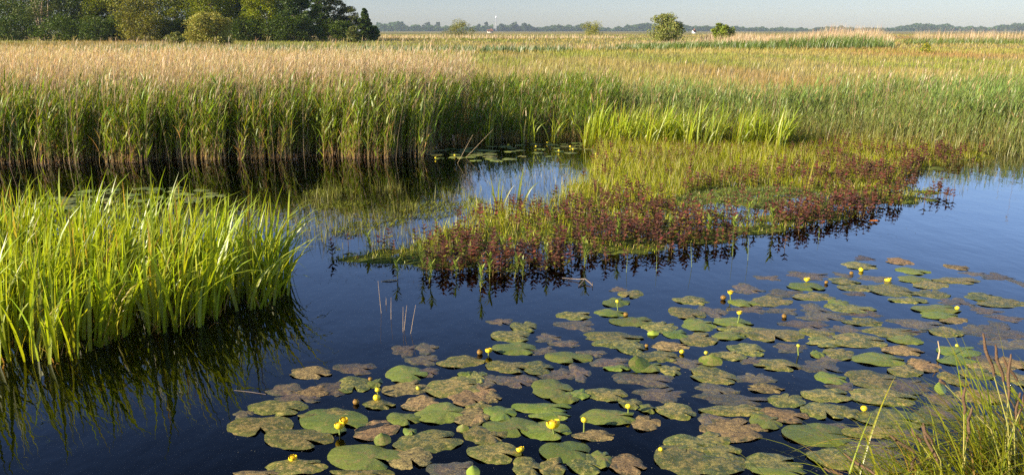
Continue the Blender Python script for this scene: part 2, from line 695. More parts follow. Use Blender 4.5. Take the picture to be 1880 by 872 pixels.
def terrain(x, y):
    sw = sdist(WATER_T, x, y)
    sr = sdist(RAFT, x, y)
    n = vn(x, y, 0.45, 1) * 0.6 + vn(x, y, 0.16, 2) * 0.4
    wobble = (n - 0.5) * 0.35
    s = sw + wobble
    z_water = -np.clip(s * 0.55, 0, 0.75) - 0.02
    z_land = 0.03 + np.clip(-s * 0.06, 0, 0.10) + (vn(x, y, 1.3, 3) - 0.5) * 0.03
    # the near bank the camera stands on
    z_land = z_land + np.clip((2.5 - y) * 0.22, 0, 0.6) * (y < 4)
    z = np.where(s > 0, z_water, z_land)
    rr = sr + wobble * 1.7
    z_raft = -0.03 + np.clip(rr * 0.22, -0.6, 0.036) + (n - 0.5) * 0.06
    z = np.where((rr > -0.25) & (s > -0.02), np.maximum(z, z_raft), z)
    far = np.clip((y - 60) / 200, 0, 1)
    return z + far * (vn(x, y, 60, 4) - 0.5) * 0.25


zz = terrain(xf, yf)
nx, ny = len(gx), len(gy)
idx = np.arange(nx * ny).reshape(nx, ny)
F = np.stack([idx[:-1, :-1], idx[1:, :-1], idx[1:, 1:], idx[:-1, 1:]], -1).reshape(-1, 4)
kind(link_mesh('ground', np.stack([xf, yf, zz], -1), F, ground_mat()), 'structure', 'marshy meadow ground reaching to the horizon')

wx, wy = np.linspace(-22, 22, 12), np.linspace(-1.0, 17, 8)
WX, WY = np.meshgrid(wx, wy, indexing='ij')
idx = np.arange(96).reshape(12, 8)
F = np.stack([idx[:-1, :-1], idx[1:, :-1], idx[1:, 1:], idx[:-1, 1:]], -1).reshape(-1, 4)
kind(link_mesh('water', np.stack([WX.ravel(), WY.ravel(), np.zeros(96)], -1), F, water_mat()), 'structure', 'still dark blue water of the marsh pond')

# ------------------------------------------------------------------ reeds
GREEN_R = (0.215, 0.285, 0.042)
GREEN_Y = (0.27, 0.33, 0.040)
GREEN_B = (0.175, 0.235, 0.062)
TAN = (0.52, 0.415, 0.265)
TAN_D = (0.42, 0.275, 0.14)


def land_z(q):
    return np.maximum(terrain(q[:, 0], q[:, 1]), -0.12)


def base3(q, z=None):
    return np.concatenate([q, (land_z(q) if z is None else z)[:, None]], 1)


def green_reeds(g, q, h_lo, h_hi, green=GREEN_R, leaves=5, wl=(0.010, 0.018), lean=0.10, stem_c=(0.56, 0.40, 0.19), leaf_from=0.32, dry=0.12, wind=0.15):
    n = len(q)
    if n == 0:
        return
    b = base3(q)
    H = U(h_lo, h_hi, n)
    azm = rng.normal(wind, 0.9, n)
    c0 = jit(stem_c, n, 0.2)
    c1 = jit(green, n, 0.15)
    P = stems(g, b, H, azm, np.abs(rng.normal(0, lean * 0.6, n)), np.abs(rng.normal(lean, lean * 0.7, n)), U(0.0022, 0.0038, n), U(0.0012, 0.002, n), c0, c1, 3)
    for k in range(leaves):
        t = np.clip(leaf_from + (0.97 - leaf_from) * (k + U(0, 1, n)) / leaves, 0, 0.98)
        lb = on_line(P, t)
        la = np.where(rng.random(n) < 0.7, rng.normal(wind, 0.7, n), rng.normal(wind + math.pi, 0.7, n))
        lh = H * U(0.22, 0.36, n) * (1.1 - 0.3 * t)
        cc = jit(green, n, 0.2, 0.08)
        dryl = (rng.random(n) < dry * (1.6 - 1.4 * t))[:, None]
        cc = np.where(dryl, jit(TAN_D, n, 0.2), cc)
        blades(g, lb, lh, la, U(0.12, 0.55, n), U(0.2, 1.25, n), U(*wl, n), la + math.pi / 2 + rng.normal(0, 0.5, n), cc * 0.95, cc * 1.08, 3)


def dry_reeds(g, q, h_lo, h_hi, lean=0.07, plume=0.8, wind=0.15, c=TAN, leaves=2, wmul=1.0):
    n = len(q)
    if n == 0:
        return
    b = base3(q)
    H = U(h_lo, h_hi, n)
    azm = rng.normal(wind, 0.8, n)
    c0, c1 = jit(TAN_D, n, 0.2), jit(c, n, 0.15)
    P = stems(g, b, H, azm, np.abs(rng.normal(0, lean, n)), np.abs(rng.normal(lean, lean, n)), U(0.0022, 0.0036, n) * wmul, U(0.0012, 0.002, n) * wmul, c0 * 0.8 + c1 * 0.2, c1, 3)
    for k in range(leaves):
        t = U(0.25, 0.95, n)
        la = rng.normal(wind, 1.3, n)
        blades(g, on_line(P, t), H * U(0.10, 0.24, n), la, U(0.2, 0.8, n), U(0.2, 1.5, n), U(0.005, 0.011, n) * wmul, la + math.pi / 2, c1, c1 * 1.1, 2)
    m = rng.random(n) < plume
    k = m.sum()
    if k:
        top = on_line(P[m], np.full(k, 0.93))
        for j in range(3):
            la = rng.normal(wind, 0.5, k)
            blades(g, top, U(0.07, 0.16, k), la, U(0.0, 0.25, k), U(0.1, 0.9, k), U(0.004, 0.010, k) * wmul, la + math.pi / 2 + U(-1, 1, k), c1[m] * 0.95, c1[m] * 1.12, 2, 'leaf')


# left reed bed: leafy fringe on the water, dead straw of last year behind
q = sample(REED_L, 110000)
df = -(sdist(WATER, q[:, 0], q[:, 1]))                 # distance from the water
d = q[:, 1]
g = Geo()
front = q[(df < 1.6) & (df > -0.08)]
def clumps(q):
    return 0.55 * vn(q[:, 0], q[:, 1], 0.42, 11) + 0.45 * vn(q[:, 0], q[:, 1], 0.15, 16)


clump = clumps(front)
front = front[(rng.random(len(front)) < np.clip((clump - 0.32) * 4.5, 0.10, 1))][:3700]
green_reeds(g, front, 0.65, 1.10, GREEN_R, 6, lean=0.15, wl=(0.012, 0.023), leaf_from=0.20)
f2 = q[(df < 0.9) & (df > -0.10)]
f2 = f2[clumps(f2) > 0.5][:1500]
green_reeds(g, f2, 0.5, 0.98, GREEN_Y, 6, lean=0.18, wl=(0.013, 0.026), leaf_from=0.15)
# short brown stubble along the waterline
st = q[(df < 0.2) & (df > -0.12)]
st = st[clumps(st) > 0.50][:750]
dry_reeds(g, st, 0.15, 0.62, lean=0.15, plume=0, c=(0.54, 0.37, 0.19), leaves=1)
fd = q[(df < 1.8) & (df > -0.12)]
fd = fd[(clumps(fd) > 0.45) | (rng.random(len(fd)) < 0.12)]
dry_reeds(g, fd[:1900], 0.8, 1.36, lean=0.10)
dry_reeds(g, q[(df > 0.5) & (df < 6)][5000:5420], 1.25, 1.6, lean=0.10)
kind(g.build('reed_fringe', M_REED), 'stuff', 'green reeds with brown stems standing in the water along the left bank')
g = Geo()
bk = q[df >= 1.2]
mixn = vn(bk[:, 0], bk[:, 1], 2.2, 12)
dry_reeds(g, bk[:21000], 0.78, 1.30, lean=0.07, wmul=0.95)
gb = bk[21000:][(mixn[21000:] > 0.45)]
green_reeds(g, gb[:4500], 0.6, 1.0, GREEN_R, 4, lean=0.1)
kind(g.build('straw_reeds', M_REED), 'stuff', 'pale straw coloured dead reeds behind the green fringe')

# reeds round the inlet
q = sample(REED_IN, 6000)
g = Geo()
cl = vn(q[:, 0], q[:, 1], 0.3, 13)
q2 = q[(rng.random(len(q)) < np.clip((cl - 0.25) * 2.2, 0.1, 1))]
green_reeds(g, q2[:2300], 0.4, 0.78, (0.12, 0.18, 0.022), 6, lean=0.16)  # leaf green darkened to stand in for the shade in the inlet
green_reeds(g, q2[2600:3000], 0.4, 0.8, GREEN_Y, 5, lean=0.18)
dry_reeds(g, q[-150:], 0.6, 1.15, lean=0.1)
kind(g.build('inlet_reeds', M_REED), 'stuff', 'reeds round the inlet behind the floating leaves, their green darkened for shade')

# belt of sedge and reed on the far side to the right
q = sample(BELT, 40000)
df = -sdist(WATER, q[:, 0], q[:, 1])
g = Geo()
n_ = len(q)
tall = vn(q[:, 0], q[:, 1], 1.6, 14)
far = q[(df > 2.0) & (tall + 0.06 * df > 0.62)][:5200]
green_reeds(g, far, 0.42, 0.74, GREEN_B, 5, lean=0.13, stem_c=(0.12, 0.15, 0.05), leaf_from=0.2)
mid = q[(df > 0.5) & (df < 5)][:5200]
green_reeds(g, mid, 0.26, 0.55, (0.19, 0.23, 0.06), 4, wl=(0.008, 0.014), lean=0.12, stem_c=(0.16, 0.17, 0.05), leaf_from=0.12, dry=0.1)
lowq = q[(df > -0.3) & (df < 2.2)][:6200]
blades(g, base3(lowq), U(0.14, 0.40, len(lowq)), rng.normal(0.1, 1.2, len(lowq)), np.abs(rng.normal(0, 0.15, len(lowq))), U(0.1, 0.7, len(lowq)), U(0.004, 0.009, len(lowq)), U(0, 6.3, len(lowq)), jit((0.21, 0.19, 0.05), len(lowq)), jit((0.24, 0.24, 0.06), len(lowq)), 3)
dry_reeds(g, q[(df > 0.4)][8000:8200], 0.6, 1.15, lean=0.07)
dry_reeds(g, q[(df > 6)][2000:2160], 0.6, 1.05, lean=0.07)
kind(g.build('sedge_belt', M_REED), 'stuff', 'blue green sedge and reed belt on the far bank')

# ------------------------------------------------------------------ meadow
g = Geo()


def meadow_points(n, y0, y1, spread=0.72, pw=1.0):
    y = np.exp(U(math.log(y0), math.log(y1), n)) if pw == 1 else U(y0, y1, n)
    x = U(-spread, spread, n) * y
    return np.stack([x, y], 1)


def meadow_colour(x, y):
    n = len(x)
    a = vn(x, y * 0.35, 5, 21) * 0.6 + vn(x, y * 0.35, 1.7, 22) * 0.4
    b = vn(x, y * 0.3, 9, 23)
    tan = jit((0.385, 0.305, 0.105), n, 0.12)
    grn = jit((0.25, 0.265, 0.045), n, 0.12)
    rus = jit((0.36, 0.20, 0.085), n, 0.18)
    w = np.clip((a - 0.36) * 3.4, 0, 1)[:, None]
    c = grn * (1 - w) + tan * w
    r = (np.clip((b - 0.62) * 5, 0, 0.8) * (y > 22))[:, None]
    return c * (1 - r) + rus * r


mq = meadow_points(120000, 13.5, 75)
ok = ~inside(WATER, mq[:, 0], mq[:, 1]) & ~inside(REED_L, mq[:, 0], mq[:, 1]) & ~(inside(BELT, mq[:, 0], mq[:, 1]) & (rng.random(len(mq)) < 0.75))
mq = mq[ok]
n = len(mq)
c = meadow_colour(mq[:, 0], mq[:, 1])
hh = U(0.12, 0.34, n) * (0.7 + 0.6 * vn(mq[:, 0], mq[:, 1], 4, 24))
blades(g, base3(mq), hh, rng.normal(0.1, 1.1, n), np.abs(rng.normal(0, 0.12, n)), U(0.1, 0.8, n), np.maximum(0.005, mq[:, 1] * 0.00042), U(0, 6.3, n), c * np.array([0.85, 0.95, 0.9]), c * 1.08, 3)
mq = meadow_points(60000, 60, 420)
n = len(mq)
c = meadow_colour(mq[:, 0] * 0.3, mq[:, 1] * 0.3)
blades(g, base3(mq), U(0.12, 0.36, n), rng.normal(0.1, 1.1, n), np.abs(rng.normal(0, 0.1, n)), U(0.1, 0.7, n), mq[:, 1] * 0.0007, U(0, 6.3, n), c * 0.95, c * 1.05, 2)
# a few taller straw stalks with seed heads rising out of the meadow
tq = meadow_points(450, 15, 40)
tq = tq[~inside(WATER, tq[:, 0], tq[:, 1])]
dry_reeds(g, tq, 0.4, 0.85, lean=0.08, leaves=1, plume=0.5)
kind(g.build('meadow_grass', M_GRASS), 'stuff', 'wide meadow of tan and olive grass')

# distant reed strips across the meadow: tan heads over a dark green skirt
def strip(name, label, pts_px, h_green, h_tan, n_green, n_tan, w, gc=(0.085, 0.15, 0.035), dens=None):
    g = Geo()
    P = poly(pts_px)
    q = sample(P, n_tan + n_green)
    mid = np.median(q[:, 1])
    ys = np.quantile(q[:, 1], 0.42)
    a = q[:n_tan]
    a = a[a[:, 1] > ys + rng.normal(0, 0.8, len(a))]
    n_tan2 = len(a)
    k = 0.55 + 0.9 * vn(a[:, 0], a[:, 1], 7, 31)
    if dens:
        k = k * np.interp(a[:, 0] / a[:, 1] * FPX + 940, *dens)
    m = n_tan2
    c = jit((0.50, 0.375, 0.23), m, 0.14)
    blades(g, base3(a), U(*h_tan, m) * k, rng.normal(0.1, 0.8, m), np.abs(rng.normal(0, 0.07, m)), U(0.0, 0.35, m), w, U(0, 6.3, m), c * 0.8, c * 1.1, 2)
    b = q[n_tan:]
    b = b[b[:, 1] < ys + rng.normal(0, 1.0, len(b))]
    b = b[vn(b[:, 0], b[:, 1], 3, 32) > 0.28]
    kb = np.ones(len(b))
    if dens:
        kb = np.interp(b[:, 0] / b[:, 1] * FPX + 940, *dens) * (0.6 + 0.8 * vn(b[:, 0], b[:, 1], 5, 33))
    m = len(b)
    c = jit(gc, m, 0.2)
    blades(g, base3(b), U(*h_green, m) * kb, rng.normal(0.1, 1.0, m), U(0, 0.25, m), U(0.1, 0.8, m), w * 1.4, U(0, 6.3, m), c * 0.8, c * 1.15, 2)
    return kind(g.build(name, M_REED), 'stuff', label)


strip('far_reed_strip', 'pink tan reed strip with dark green skirt across the far meadow', [(1130, 98), (1420, 96), (1640, 93), (1640, 84), (1500, 80), (1130, 86)], (0.6, 1.15), (0.9, 1.5), 11000, 8000, 0.045, (0.10, 0.145, 0.022), ([1130, 1250, 1400, 1560, 1640], [0.45, 0.6, 0.9, 1.35, 0.7]))
strip('far_reed_strip', 'tall pink tan reeds behind the dark green skirt', [(1260, 84), (1640, 84), (1600, 79), (1300, 79)], (0.4, 0.9), (1.1, 2.2), 1200, 4800, 0.07, (0.085, 0.15, 0.035), ([1260, 1330, 1450, 1590, 1640], [0.6, 0.8, 0.95, 1.25, 0.6]))
strip('far_reed_strip', 'tan reed strip by the yellow flowering bush', [(1650, 86), (1900, 84), (2050, 84), (2050, 77), (1680, 78)], (0.5, 1.1), (1.0, 1.9), 4500, 4200, 0.05, (0.11, 0.15, 0.022))
strip('far_reed_strip', 'grey green sedge strip below the willow bush', [(120, 104), (860, 102), (1150, 99), (1150, 92), (800, 92), (120, 93)], (0.35, 0.75), (0.3, 0.7), 9000, 2500, 0.055, (0.14, 0.19, 0.07))
strip('far_reed_strip', 'rust tinted grass strip in front of the wood', [(430, 78), (1150, 76), (1150, 70), (430, 70)], (0.3, 0.6), (0.4, 1.0), 1200, 5200, 0.1, (0.25, 0.17, 0.06))

# ------------------------------------------------------------------ trees and bushes
def make_tree(name, label, cat, base, height, width, col, n_leaf=5000, leaf=0.34, trunk_r=0.14, low=0.12, bark=None, lobes=26, open_=0.0, stems_n=1, taper=0.0, group=None, tip=None):
    root = empty(name, base)
    tag(root, label, cat, group)
    rad = width * 0.5
    # limbs
    V, F, n0 = [], [], 0
    cz0 = height * low
    cen = []
    for k in range(lobes):
        t = (k + 0.5) / lobes
        z = cz0 + (height - cz0) * (0.06 + 0.9 * t)
        prof = math.sin(math.pi * min(1, 0.22 + 0.70 * t)) ** 0.7 * (1 - taper * t)
        a = k * 2.4 + random.uniform(-0.5, 0.5)
        rr = rad * prof * random.uniform(0.25, 0.92)
        cen.append((rr * math.cos(a), rr * math.sin(a), z + random.uniform(-0.05, 0.05) * height))
    cen = np.array(cen)
    for s in range(stems_n):
        off = np.array([random.uniform(-1, 1) * rad * 0.35, random.uniform(-1, 1) * rad * 0.2, 0]) if stems_n > 1 else np.zeros(3)
        zt = height * (0.9 if stems_n == 1 else random.uniform(0.6, 0.9))
        pts = [off + np.array([math.sin(i * 1.3 + s) * 0.04 * height * i / 5 + off[0] * 0.4 * i / 5, math.cos(i * 1.7 + s) * 0.03 * height * i / 5, zt * i / 5 - (0.2 if i == 0 else 0)]) for i in range(6)]
        v, f = tube(pts, np.linspace(trunk_r, trunk_r * 0.15, 6), 6)
        V.append(v)
        F.append(f + n0)
        n0 += len(v)
    for c in cen[::2]:
        st = np.array([0, 0, c[2] * random.uniform(0.45, 0.75)])
        v, f = tube([st, st * 0.4 + c * 0.6 + np.array([0, 0, 0.03 * height]), c], [trunk_r * 0.4, trunk_r * 0.2, trunk_r * 0.06], 5)
        V.append(v)
        F.append(f + n0)
        n0 += len(v)
    link_mesh('trunk', np.concatenate(V), np.concatenate(F), bark or M_BARK, None, root)
    # foliage: small leaf sprays round the ends of the limbs
    n = n_leaf
    which = rng.integers(0, lobes, n)
    lobe_r = rad * rng.uniform(0.26, 0.46, lobes) * (1 - taper * 0.8 * (np.arange(lobes) + 0.5) / lobes)
    dirs = rng.normal(size=(n, 3))
    dirs /= np.linalg.norm(dirs, axis=1)[:, None]
    rr = lobe_r[which] * rng.random(n) ** 0.45
    p = cen[which] + dirs * rr[:, None] * np.array([1.0, 1.0, 0.72])
    p[:, 2] = np.maximum(p[:, 2], 0.05 + 0.15 * rng.random(n))
    # gaps
    if open_ > 0:
        keep = vn(p[:, 0] + p[:, 1] * 0.7, p[:, 2], width * 0.10, 41) > open_
        p, which = p[keep], which[keep]
        n = len(p)
    nrm = rng.normal(size=(n, 3)) + np.array([0, 0, 0.35])
    nrm /= np.linalg.norm(nrm, axis=1)[:, None]
    a = np.cross(nrm, rng.normal(size=(n, 3)))
    a /= np.linalg.norm(a, axis=1)[:, None]
    b = np.cross(nrm, a)
    s = leaf * U(0.5, 1.2, n)[:, None]
    V = np.stack([p - a * s * 0.5, p + b * s * 0.28, p + a * s * 0.5, p - b * s * 0.28], 1).reshape(-1, 3)
    cl = rng.normal(1, 0.14, lobes)[which][:, None]
    C = jit(col, n, 0.16, 0.06) * np.clip(cl, 0.6, 1.4)
    if tip is not None:
        m = (rng.random(n) < 0.2)[:, None]
        C = np.where(m, jit(tip, n, 0.12), C)
    link_mesh('crown', V, np.arange(len(V)).reshape(-1, 4), M_TREE, np.repeat(C, 4, 0), root, False)
    return root


def px_tree(name, label, cat, u, v_base, v_top, w_px, d, col, **kw):
    """stands at distance d under pixel column u, with its top at v_top and w_px wide"""
    top = AT(u, v_top, d)
    h = top[2] - 0.0
    w = w_px / FPX * depth_of(top)
    return make_tree(name, label, cat, (top[0], d, 0.0), h, w, col, **kw)


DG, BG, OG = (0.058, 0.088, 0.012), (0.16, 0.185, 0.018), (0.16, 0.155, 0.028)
WOOD = [
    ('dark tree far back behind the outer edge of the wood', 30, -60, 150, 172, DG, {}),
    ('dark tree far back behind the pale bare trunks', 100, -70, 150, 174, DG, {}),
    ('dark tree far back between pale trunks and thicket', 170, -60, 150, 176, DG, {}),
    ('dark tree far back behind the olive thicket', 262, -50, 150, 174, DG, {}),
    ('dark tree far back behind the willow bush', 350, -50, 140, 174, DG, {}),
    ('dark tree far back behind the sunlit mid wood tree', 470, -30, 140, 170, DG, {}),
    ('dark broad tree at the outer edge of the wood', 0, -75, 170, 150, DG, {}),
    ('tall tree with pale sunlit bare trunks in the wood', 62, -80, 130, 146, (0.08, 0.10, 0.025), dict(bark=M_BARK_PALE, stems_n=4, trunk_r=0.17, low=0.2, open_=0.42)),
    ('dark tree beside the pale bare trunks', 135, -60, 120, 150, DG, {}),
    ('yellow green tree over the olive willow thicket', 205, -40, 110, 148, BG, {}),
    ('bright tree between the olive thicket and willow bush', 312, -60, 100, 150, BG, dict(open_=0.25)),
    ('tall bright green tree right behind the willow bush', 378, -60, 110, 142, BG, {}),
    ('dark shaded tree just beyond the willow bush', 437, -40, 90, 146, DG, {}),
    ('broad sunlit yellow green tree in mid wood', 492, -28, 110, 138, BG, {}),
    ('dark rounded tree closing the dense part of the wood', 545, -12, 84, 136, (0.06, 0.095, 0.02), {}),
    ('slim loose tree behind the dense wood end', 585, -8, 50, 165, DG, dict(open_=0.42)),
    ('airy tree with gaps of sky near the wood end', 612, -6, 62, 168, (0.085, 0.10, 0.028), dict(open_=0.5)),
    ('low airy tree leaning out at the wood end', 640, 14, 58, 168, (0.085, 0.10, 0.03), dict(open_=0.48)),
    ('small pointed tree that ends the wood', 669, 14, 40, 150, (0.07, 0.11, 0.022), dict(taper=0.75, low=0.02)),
]
for (lb, u, vt, w, d, c, kw) in WOOD:
    kw = dict(kw)
    px_tree('woodland_tree', lb, 'tree', u, 68, vt, w, d, c, n_leaf=14000, leaf=0.36, trunk_r=kw.pop('trunk_r', 0.2), low=kw.pop('low', 0.08), lobes=34, group='trees of the wood', **kw)
SHRUBS = [
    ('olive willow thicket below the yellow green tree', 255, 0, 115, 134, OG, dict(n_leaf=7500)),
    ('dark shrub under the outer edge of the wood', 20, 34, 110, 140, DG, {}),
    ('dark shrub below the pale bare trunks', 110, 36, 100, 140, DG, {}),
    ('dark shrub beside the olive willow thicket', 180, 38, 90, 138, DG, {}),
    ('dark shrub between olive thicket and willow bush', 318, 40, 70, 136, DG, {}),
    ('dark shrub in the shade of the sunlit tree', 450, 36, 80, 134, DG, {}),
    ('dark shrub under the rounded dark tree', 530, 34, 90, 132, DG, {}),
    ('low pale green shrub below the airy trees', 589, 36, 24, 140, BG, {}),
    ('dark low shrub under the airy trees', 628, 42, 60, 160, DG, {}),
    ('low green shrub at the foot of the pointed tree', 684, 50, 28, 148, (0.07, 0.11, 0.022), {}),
    ('low pale grey green bush in front of the wood end', 648, 51, 30, 118, (0.16, 0.18, 0.06), dict(n_leaf=1800)),
    ('low leafy offshoot beside the willow bush', 322, 62, 36, 106, (0.16, 0.17, 0.05), dict(n_leaf=1600)),
]
for (lb, u, vt, w, d, c, kw) in SHRUBS:
    kw = dict(kw)
    px_tree('shrub', lb, 'shrub', u, 70, vt, w, d, c, n_leaf=kw.pop('n_leaf', 5500), leaf=0.34, trunk_r=0.06, low=0.02, lobes=22, stems_n=4, **kw)
px_tree('willow_bush', 'round sunlit willow bush standing alone before the wood', 'bush', 380, 84, 27, 86, 92, (0.25, 0.24, 0.062), n_leaf=12000, leaf=0.24, trunk_r=0.07, low=0.03, lobes=34, stems_n=6, tip=(0.34, 0.32, 0.11))
px_tree('willow_bush', 'wide low pale bush left of the white mast', 'bush', 843, 65, 40, 54, 250, (0.24, 0.24, 0.07), n_leaf=3600, leaf=0.3, trunk_r=0.06, low=0.02, lobes=20, stems_n=4)
px_tree('willow_bush', 'low dome shaped bush between mast and tall bush', 'bush', 1087, 62, 42, 50, 270, (0.23, 0.23, 0.055), n_leaf=3200, leaf=0.33, trunk_r=0.06, low=0.02, lobes=18, stems_n=4)
px_tree('willow_bush', 'tallest lone bush in the middle of the meadow', 'bush', 1224, 72, 29, 70, 118, (0.22, 0.24, 0.075), n_leaf=7000, leaf=0.28, trunk_r=0.07, low=0.04, lobes=30, stems_n=6, open_=0.2)
px_tree('willow_bush', 'small green bush at the start of the tan reeds', 'bush', 1327, 72, 46, 42, 112, (0.19, 0.23, 0.045), n_leaf=3600, leaf=0.26, trunk_r=0.05, low=0.03, lobes=18, stems_n=4)
px_tree('ragwort_bush', 'bush with yellow flowers in the far meadow', 'bush', 1703, 106, 80, 26, 62, (0.19, 0.22, 0.05), n_leaf=1500, leaf=0.10, trunk_r=0.015, low=0.03, lobes=18, stems_n=6, open_=0.35, tip=(0.72, 0.60, 0.03))

# far wood on the horizon
def treeline(name, label, u0, u1, d, h_fn, col, n, leaf):
    g = Geo()
    u = U(u0, u1, n)
    y = d + U(-60, 60, n)
    x = (u - 940) / FPX * (y * cp + CAM_H * sp_)
    hmax = h_fn(u)
    z = hmax * rng.random(n) ** 0.8
    p = np.stack([x, y, z], 1)
    nrm = rng.normal(size=(n, 3)) + np.array([0, 0, 0.3])
    nrm /= np.linalg.norm(nrm, axis=1)[:, None]
    a = np.cross(nrm, rng.normal(size=(n, 3)))
    a /= np.linalg.norm(a, axis=1)[:, None]
    b = np.cross(nrm, a)
    s = leaf * U(0.5, 1.2, n)[:, None]
    V = np.stack([p - a * s * 0.5, p + b * s * 0.35, p + a * s * 0.5, p - b * s * 0.35], 1).reshape(-1, 3)
    g.add(V, np.arange(len(V)).reshape(-1, 4), np.repeat(jit(col, n, 0.15), 4, 0))
    return kind(g.build(name, M_TREE, None, False), 'stuff', label)


DF = 2300.0


def hpx(p):                     # pixels above the horizon -> metres at DF
    return p * 1.05 / FPX * DF + CAM_H


def h_left(u):
    return hpx(2.5 + 4 * vn(u, u * 0, 26, 51) + 5 * vn(u, u * 0, 8, 52) + 3 * vn(u, u * 0, 3.5, 57)) * np.where(u < 735, 1.45, 1)


def h_mid(u):
    return hpx(1.5 + 5 * vn(u, u * 0, 30, 53) + 5 * vn(u, u * 0, 9, 54) + 2.5 * vn(u, u * 0, 4, 58))


def h_right(u):
    bump = 7 * np.exp(-((u - 1705) / 42) ** 2) + 8 * np.exp(-((u - 1875) / 40) ** 2)
    return hpx(0.8 + 2.5 * vn(u, u * 0, 30, 55) + 3.5 * vn(u, u * 0, 10, 56) + 2.5 * vn(u, u * 0, 4, 59) + bump * (0.8 + 0.4 * vn(u, u * 0, 6, 60)))


treeline('distant_wood', 'hazy blue green wood on the horizon beyond the wood end', 684, 905, DF, h_left, (0.06, 0.10, 0.03), 9000, 6.0)
treeline('distant_wood', 'hazy tree belt on the horizon behind the lone bushes', 900, 1330, DF + 40, h_mid, (0.06, 0.10, 0.03), 14000, 6.0)
treeline('distant_wood', 'low hazy tree belt on the horizon above tan reeds', 1325, 2000, DF + 80, h_right, (0.06, 0.10, 0.03), 17000, 6.0)
for k, (u, vt, w, lb) in enumerate([
    (737, 41, 15, 'round far tree standing clear of the hazy wood'), (784, 43, 18, 'broad far tree on the hazy horizon'), (804, 42, 13, 'far tree just before the wide low bush'),
    (879, 45, 13, 'far tree just after the wide low bush'), (893, 42, 10, 'slim far tree beside the white mast'), (919, 45, 12, 'far tree right at the mast foot'), (944, 42, 18, 'tall far tree beyond the mast'),
    (962, 44, 16, 'rounded far tree in the hazy belt after the mast'), (1026, 47, 18, 'far tree before the dome shaped bush'), (1544, 49, 16, 'far tree showing above the tan reeds'), (1650, 53, 14, 'small far tree before the far wooded rise'),
    (1697, 47, 34, 'broad far tree on the wooded rise'), (1733, 51, 26, 'second broad far tree on the wooded rise'), (1868, 45, 24, 'far tree at the picture edge above the reeds')]):
    px_tree('distant_tree', lb, 'tree', u, 60, vt, w, DF - 30, (0.055, 0.08, 0.03), n_leaf=700, leaf=5.0, trunk_r=0.9, low=0.1, lobes=14, group='trees on the horizon')

# white mast and farmhouse on the horizon
M_WHITE = simple_mat('white_paint', (0.80, 0.80, 0.78), 0.6, 0.3, (0.72, 0.72, 0.70), 3)
M_GREY = simple_mat('grey_steel', (0.35, 0.36, 0.38), 0.6, 0.3, (0.28, 0.29, 0.3), 3)
M_ROOF = simple_mat('roof_tiles', (0.30, 0.15, 0.11), 0.8, 0.2, (0.22, 0.12, 0.09), 3)
M_DARKW = simple_mat('dark_window', (0.03, 0.035, 0.04), 0.2, 0.5, (0.05, 0.05, 0.06), 2)
mb = AT(911, 57, DF - 45)
mast = empty('mast', (mb[0], mb[1], 0))
tag(mast, 'thin grey mast with white head rising from the horizon', 'mast')
mt = AT(911, 30, DF - 45)[2]
v, f = tube([(0, 0, 0), (0, 0, mt * 0.5), (0, 0, mt * 0.86)], [1.5, 1.2, 1.0], 8)
link_mesh('pole', v, f, M_GREY, None, mast)
v, f = tube([(0, 0, mt * 0.86), (0, 0, mt * 0.87), (0, 0, mt * 0.97), (0, 0, mt)], [0.8, 2.2, 2.2, 0.2], 8)
link_mesh('antenna_head', v, f, M_WHITE, None, mast)


def house(u, wpx, wall_h, roof_h, d, wall_m, label, name='farmhouse'):
    p = AT(u, 58, d)
    w = wpx / FPX * d
    r = empty(name, (p[0], d, 0))
    tag(r, label, 'house')
    x, y = w / 2, 3.2
    V = [(-x, -y, 0), (x, -y, 0), (x, y, 0), (-x, y, 0), (-x, -y, wall_h), (x, -y, wall_h), (x, y, wall_h), (-x, y, wall_h), (-x, 0, wall_h + roof_h), (x, 0, wall_h + roof_h)]
    link_mesh('wall', V, [(0, 1, 5, 4), (1, 2, 6, 5), (2, 3, 7, 6), (3, 0, 4, 7), (4, 8, 7, 7), (5, 6, 9, 9)][:4], wall_m, None, r, False)
    gab = [(-x, -y, wall_h), (-x, y, wall_h), (-x, 0, wall_h + roof_h - 0.1), (x, -y, wall_h), (x, y, wall_h), (x, 0, wall_h + roof_h - 0.1)]
    link_mesh('gable', gab, [(0, 1, 2), (3, 4, 5)], wall_m, None, r, False)
    e = 0.3
    RV = [(-x - e, -y - e, wall_h - 0.15), (x + e, -y - e, wall_h - 0.15), (x + e, 0, wall_h + roof_h), (-x - e, 0, wall_h + roof_h), (x + e, y + e, wall_h - 0.15), (-x - e, y + e, wall_h - 0.15)]
    rf = link_mesh('roof', RV, [(0, 1, 2, 3), (3, 2, 4, 5)], M_ROOF, None, r, False)
    c = w * 0.2
    ch = [(c + a * 0.4, b * 0.4, wall_h + roof_h + zz_) for zz_ in (-0.6, 0.8) for (a, b) in ((-1, -1), (1, -1), (1, 1), (-1, 1))]
    link_mesh('chimney', ch, [(0, 1, 5, 4), (1, 2, 6, 5), (2, 3, 7, 6), (3, 0, 4, 7), (4, 5, 6, 7)], M_ROOF, None, rf, False)
    for k in range(3):
        xx = -x * 0.6 + k * x * 0.6
        link_mesh('window', [(xx - 0.5, -y - 0.02, 0.9), (xx + 0.5, -y - 0.02, 0.9), (xx + 0.5, -y - 0.02, 2.1), (xx - 0.5, -y - 0.02, 2.1)], [(0, 1, 2, 3)], M_DARKW, None, r, False)


M_CREAM = simple_mat('cream_wall', (0.62, 0.55, 0.45), 0.8, 0.2, (0.55, 0.48, 0.4), 2)
house(900, 10, 1.7, 1.3, 700, M_CREAM, 'long low farmhouse with red roof below the mast')
house(1274, 4, 1.5, 0.9, 560, M_WHITE, 'tiny white cottage on the horizon right of the tall bush')

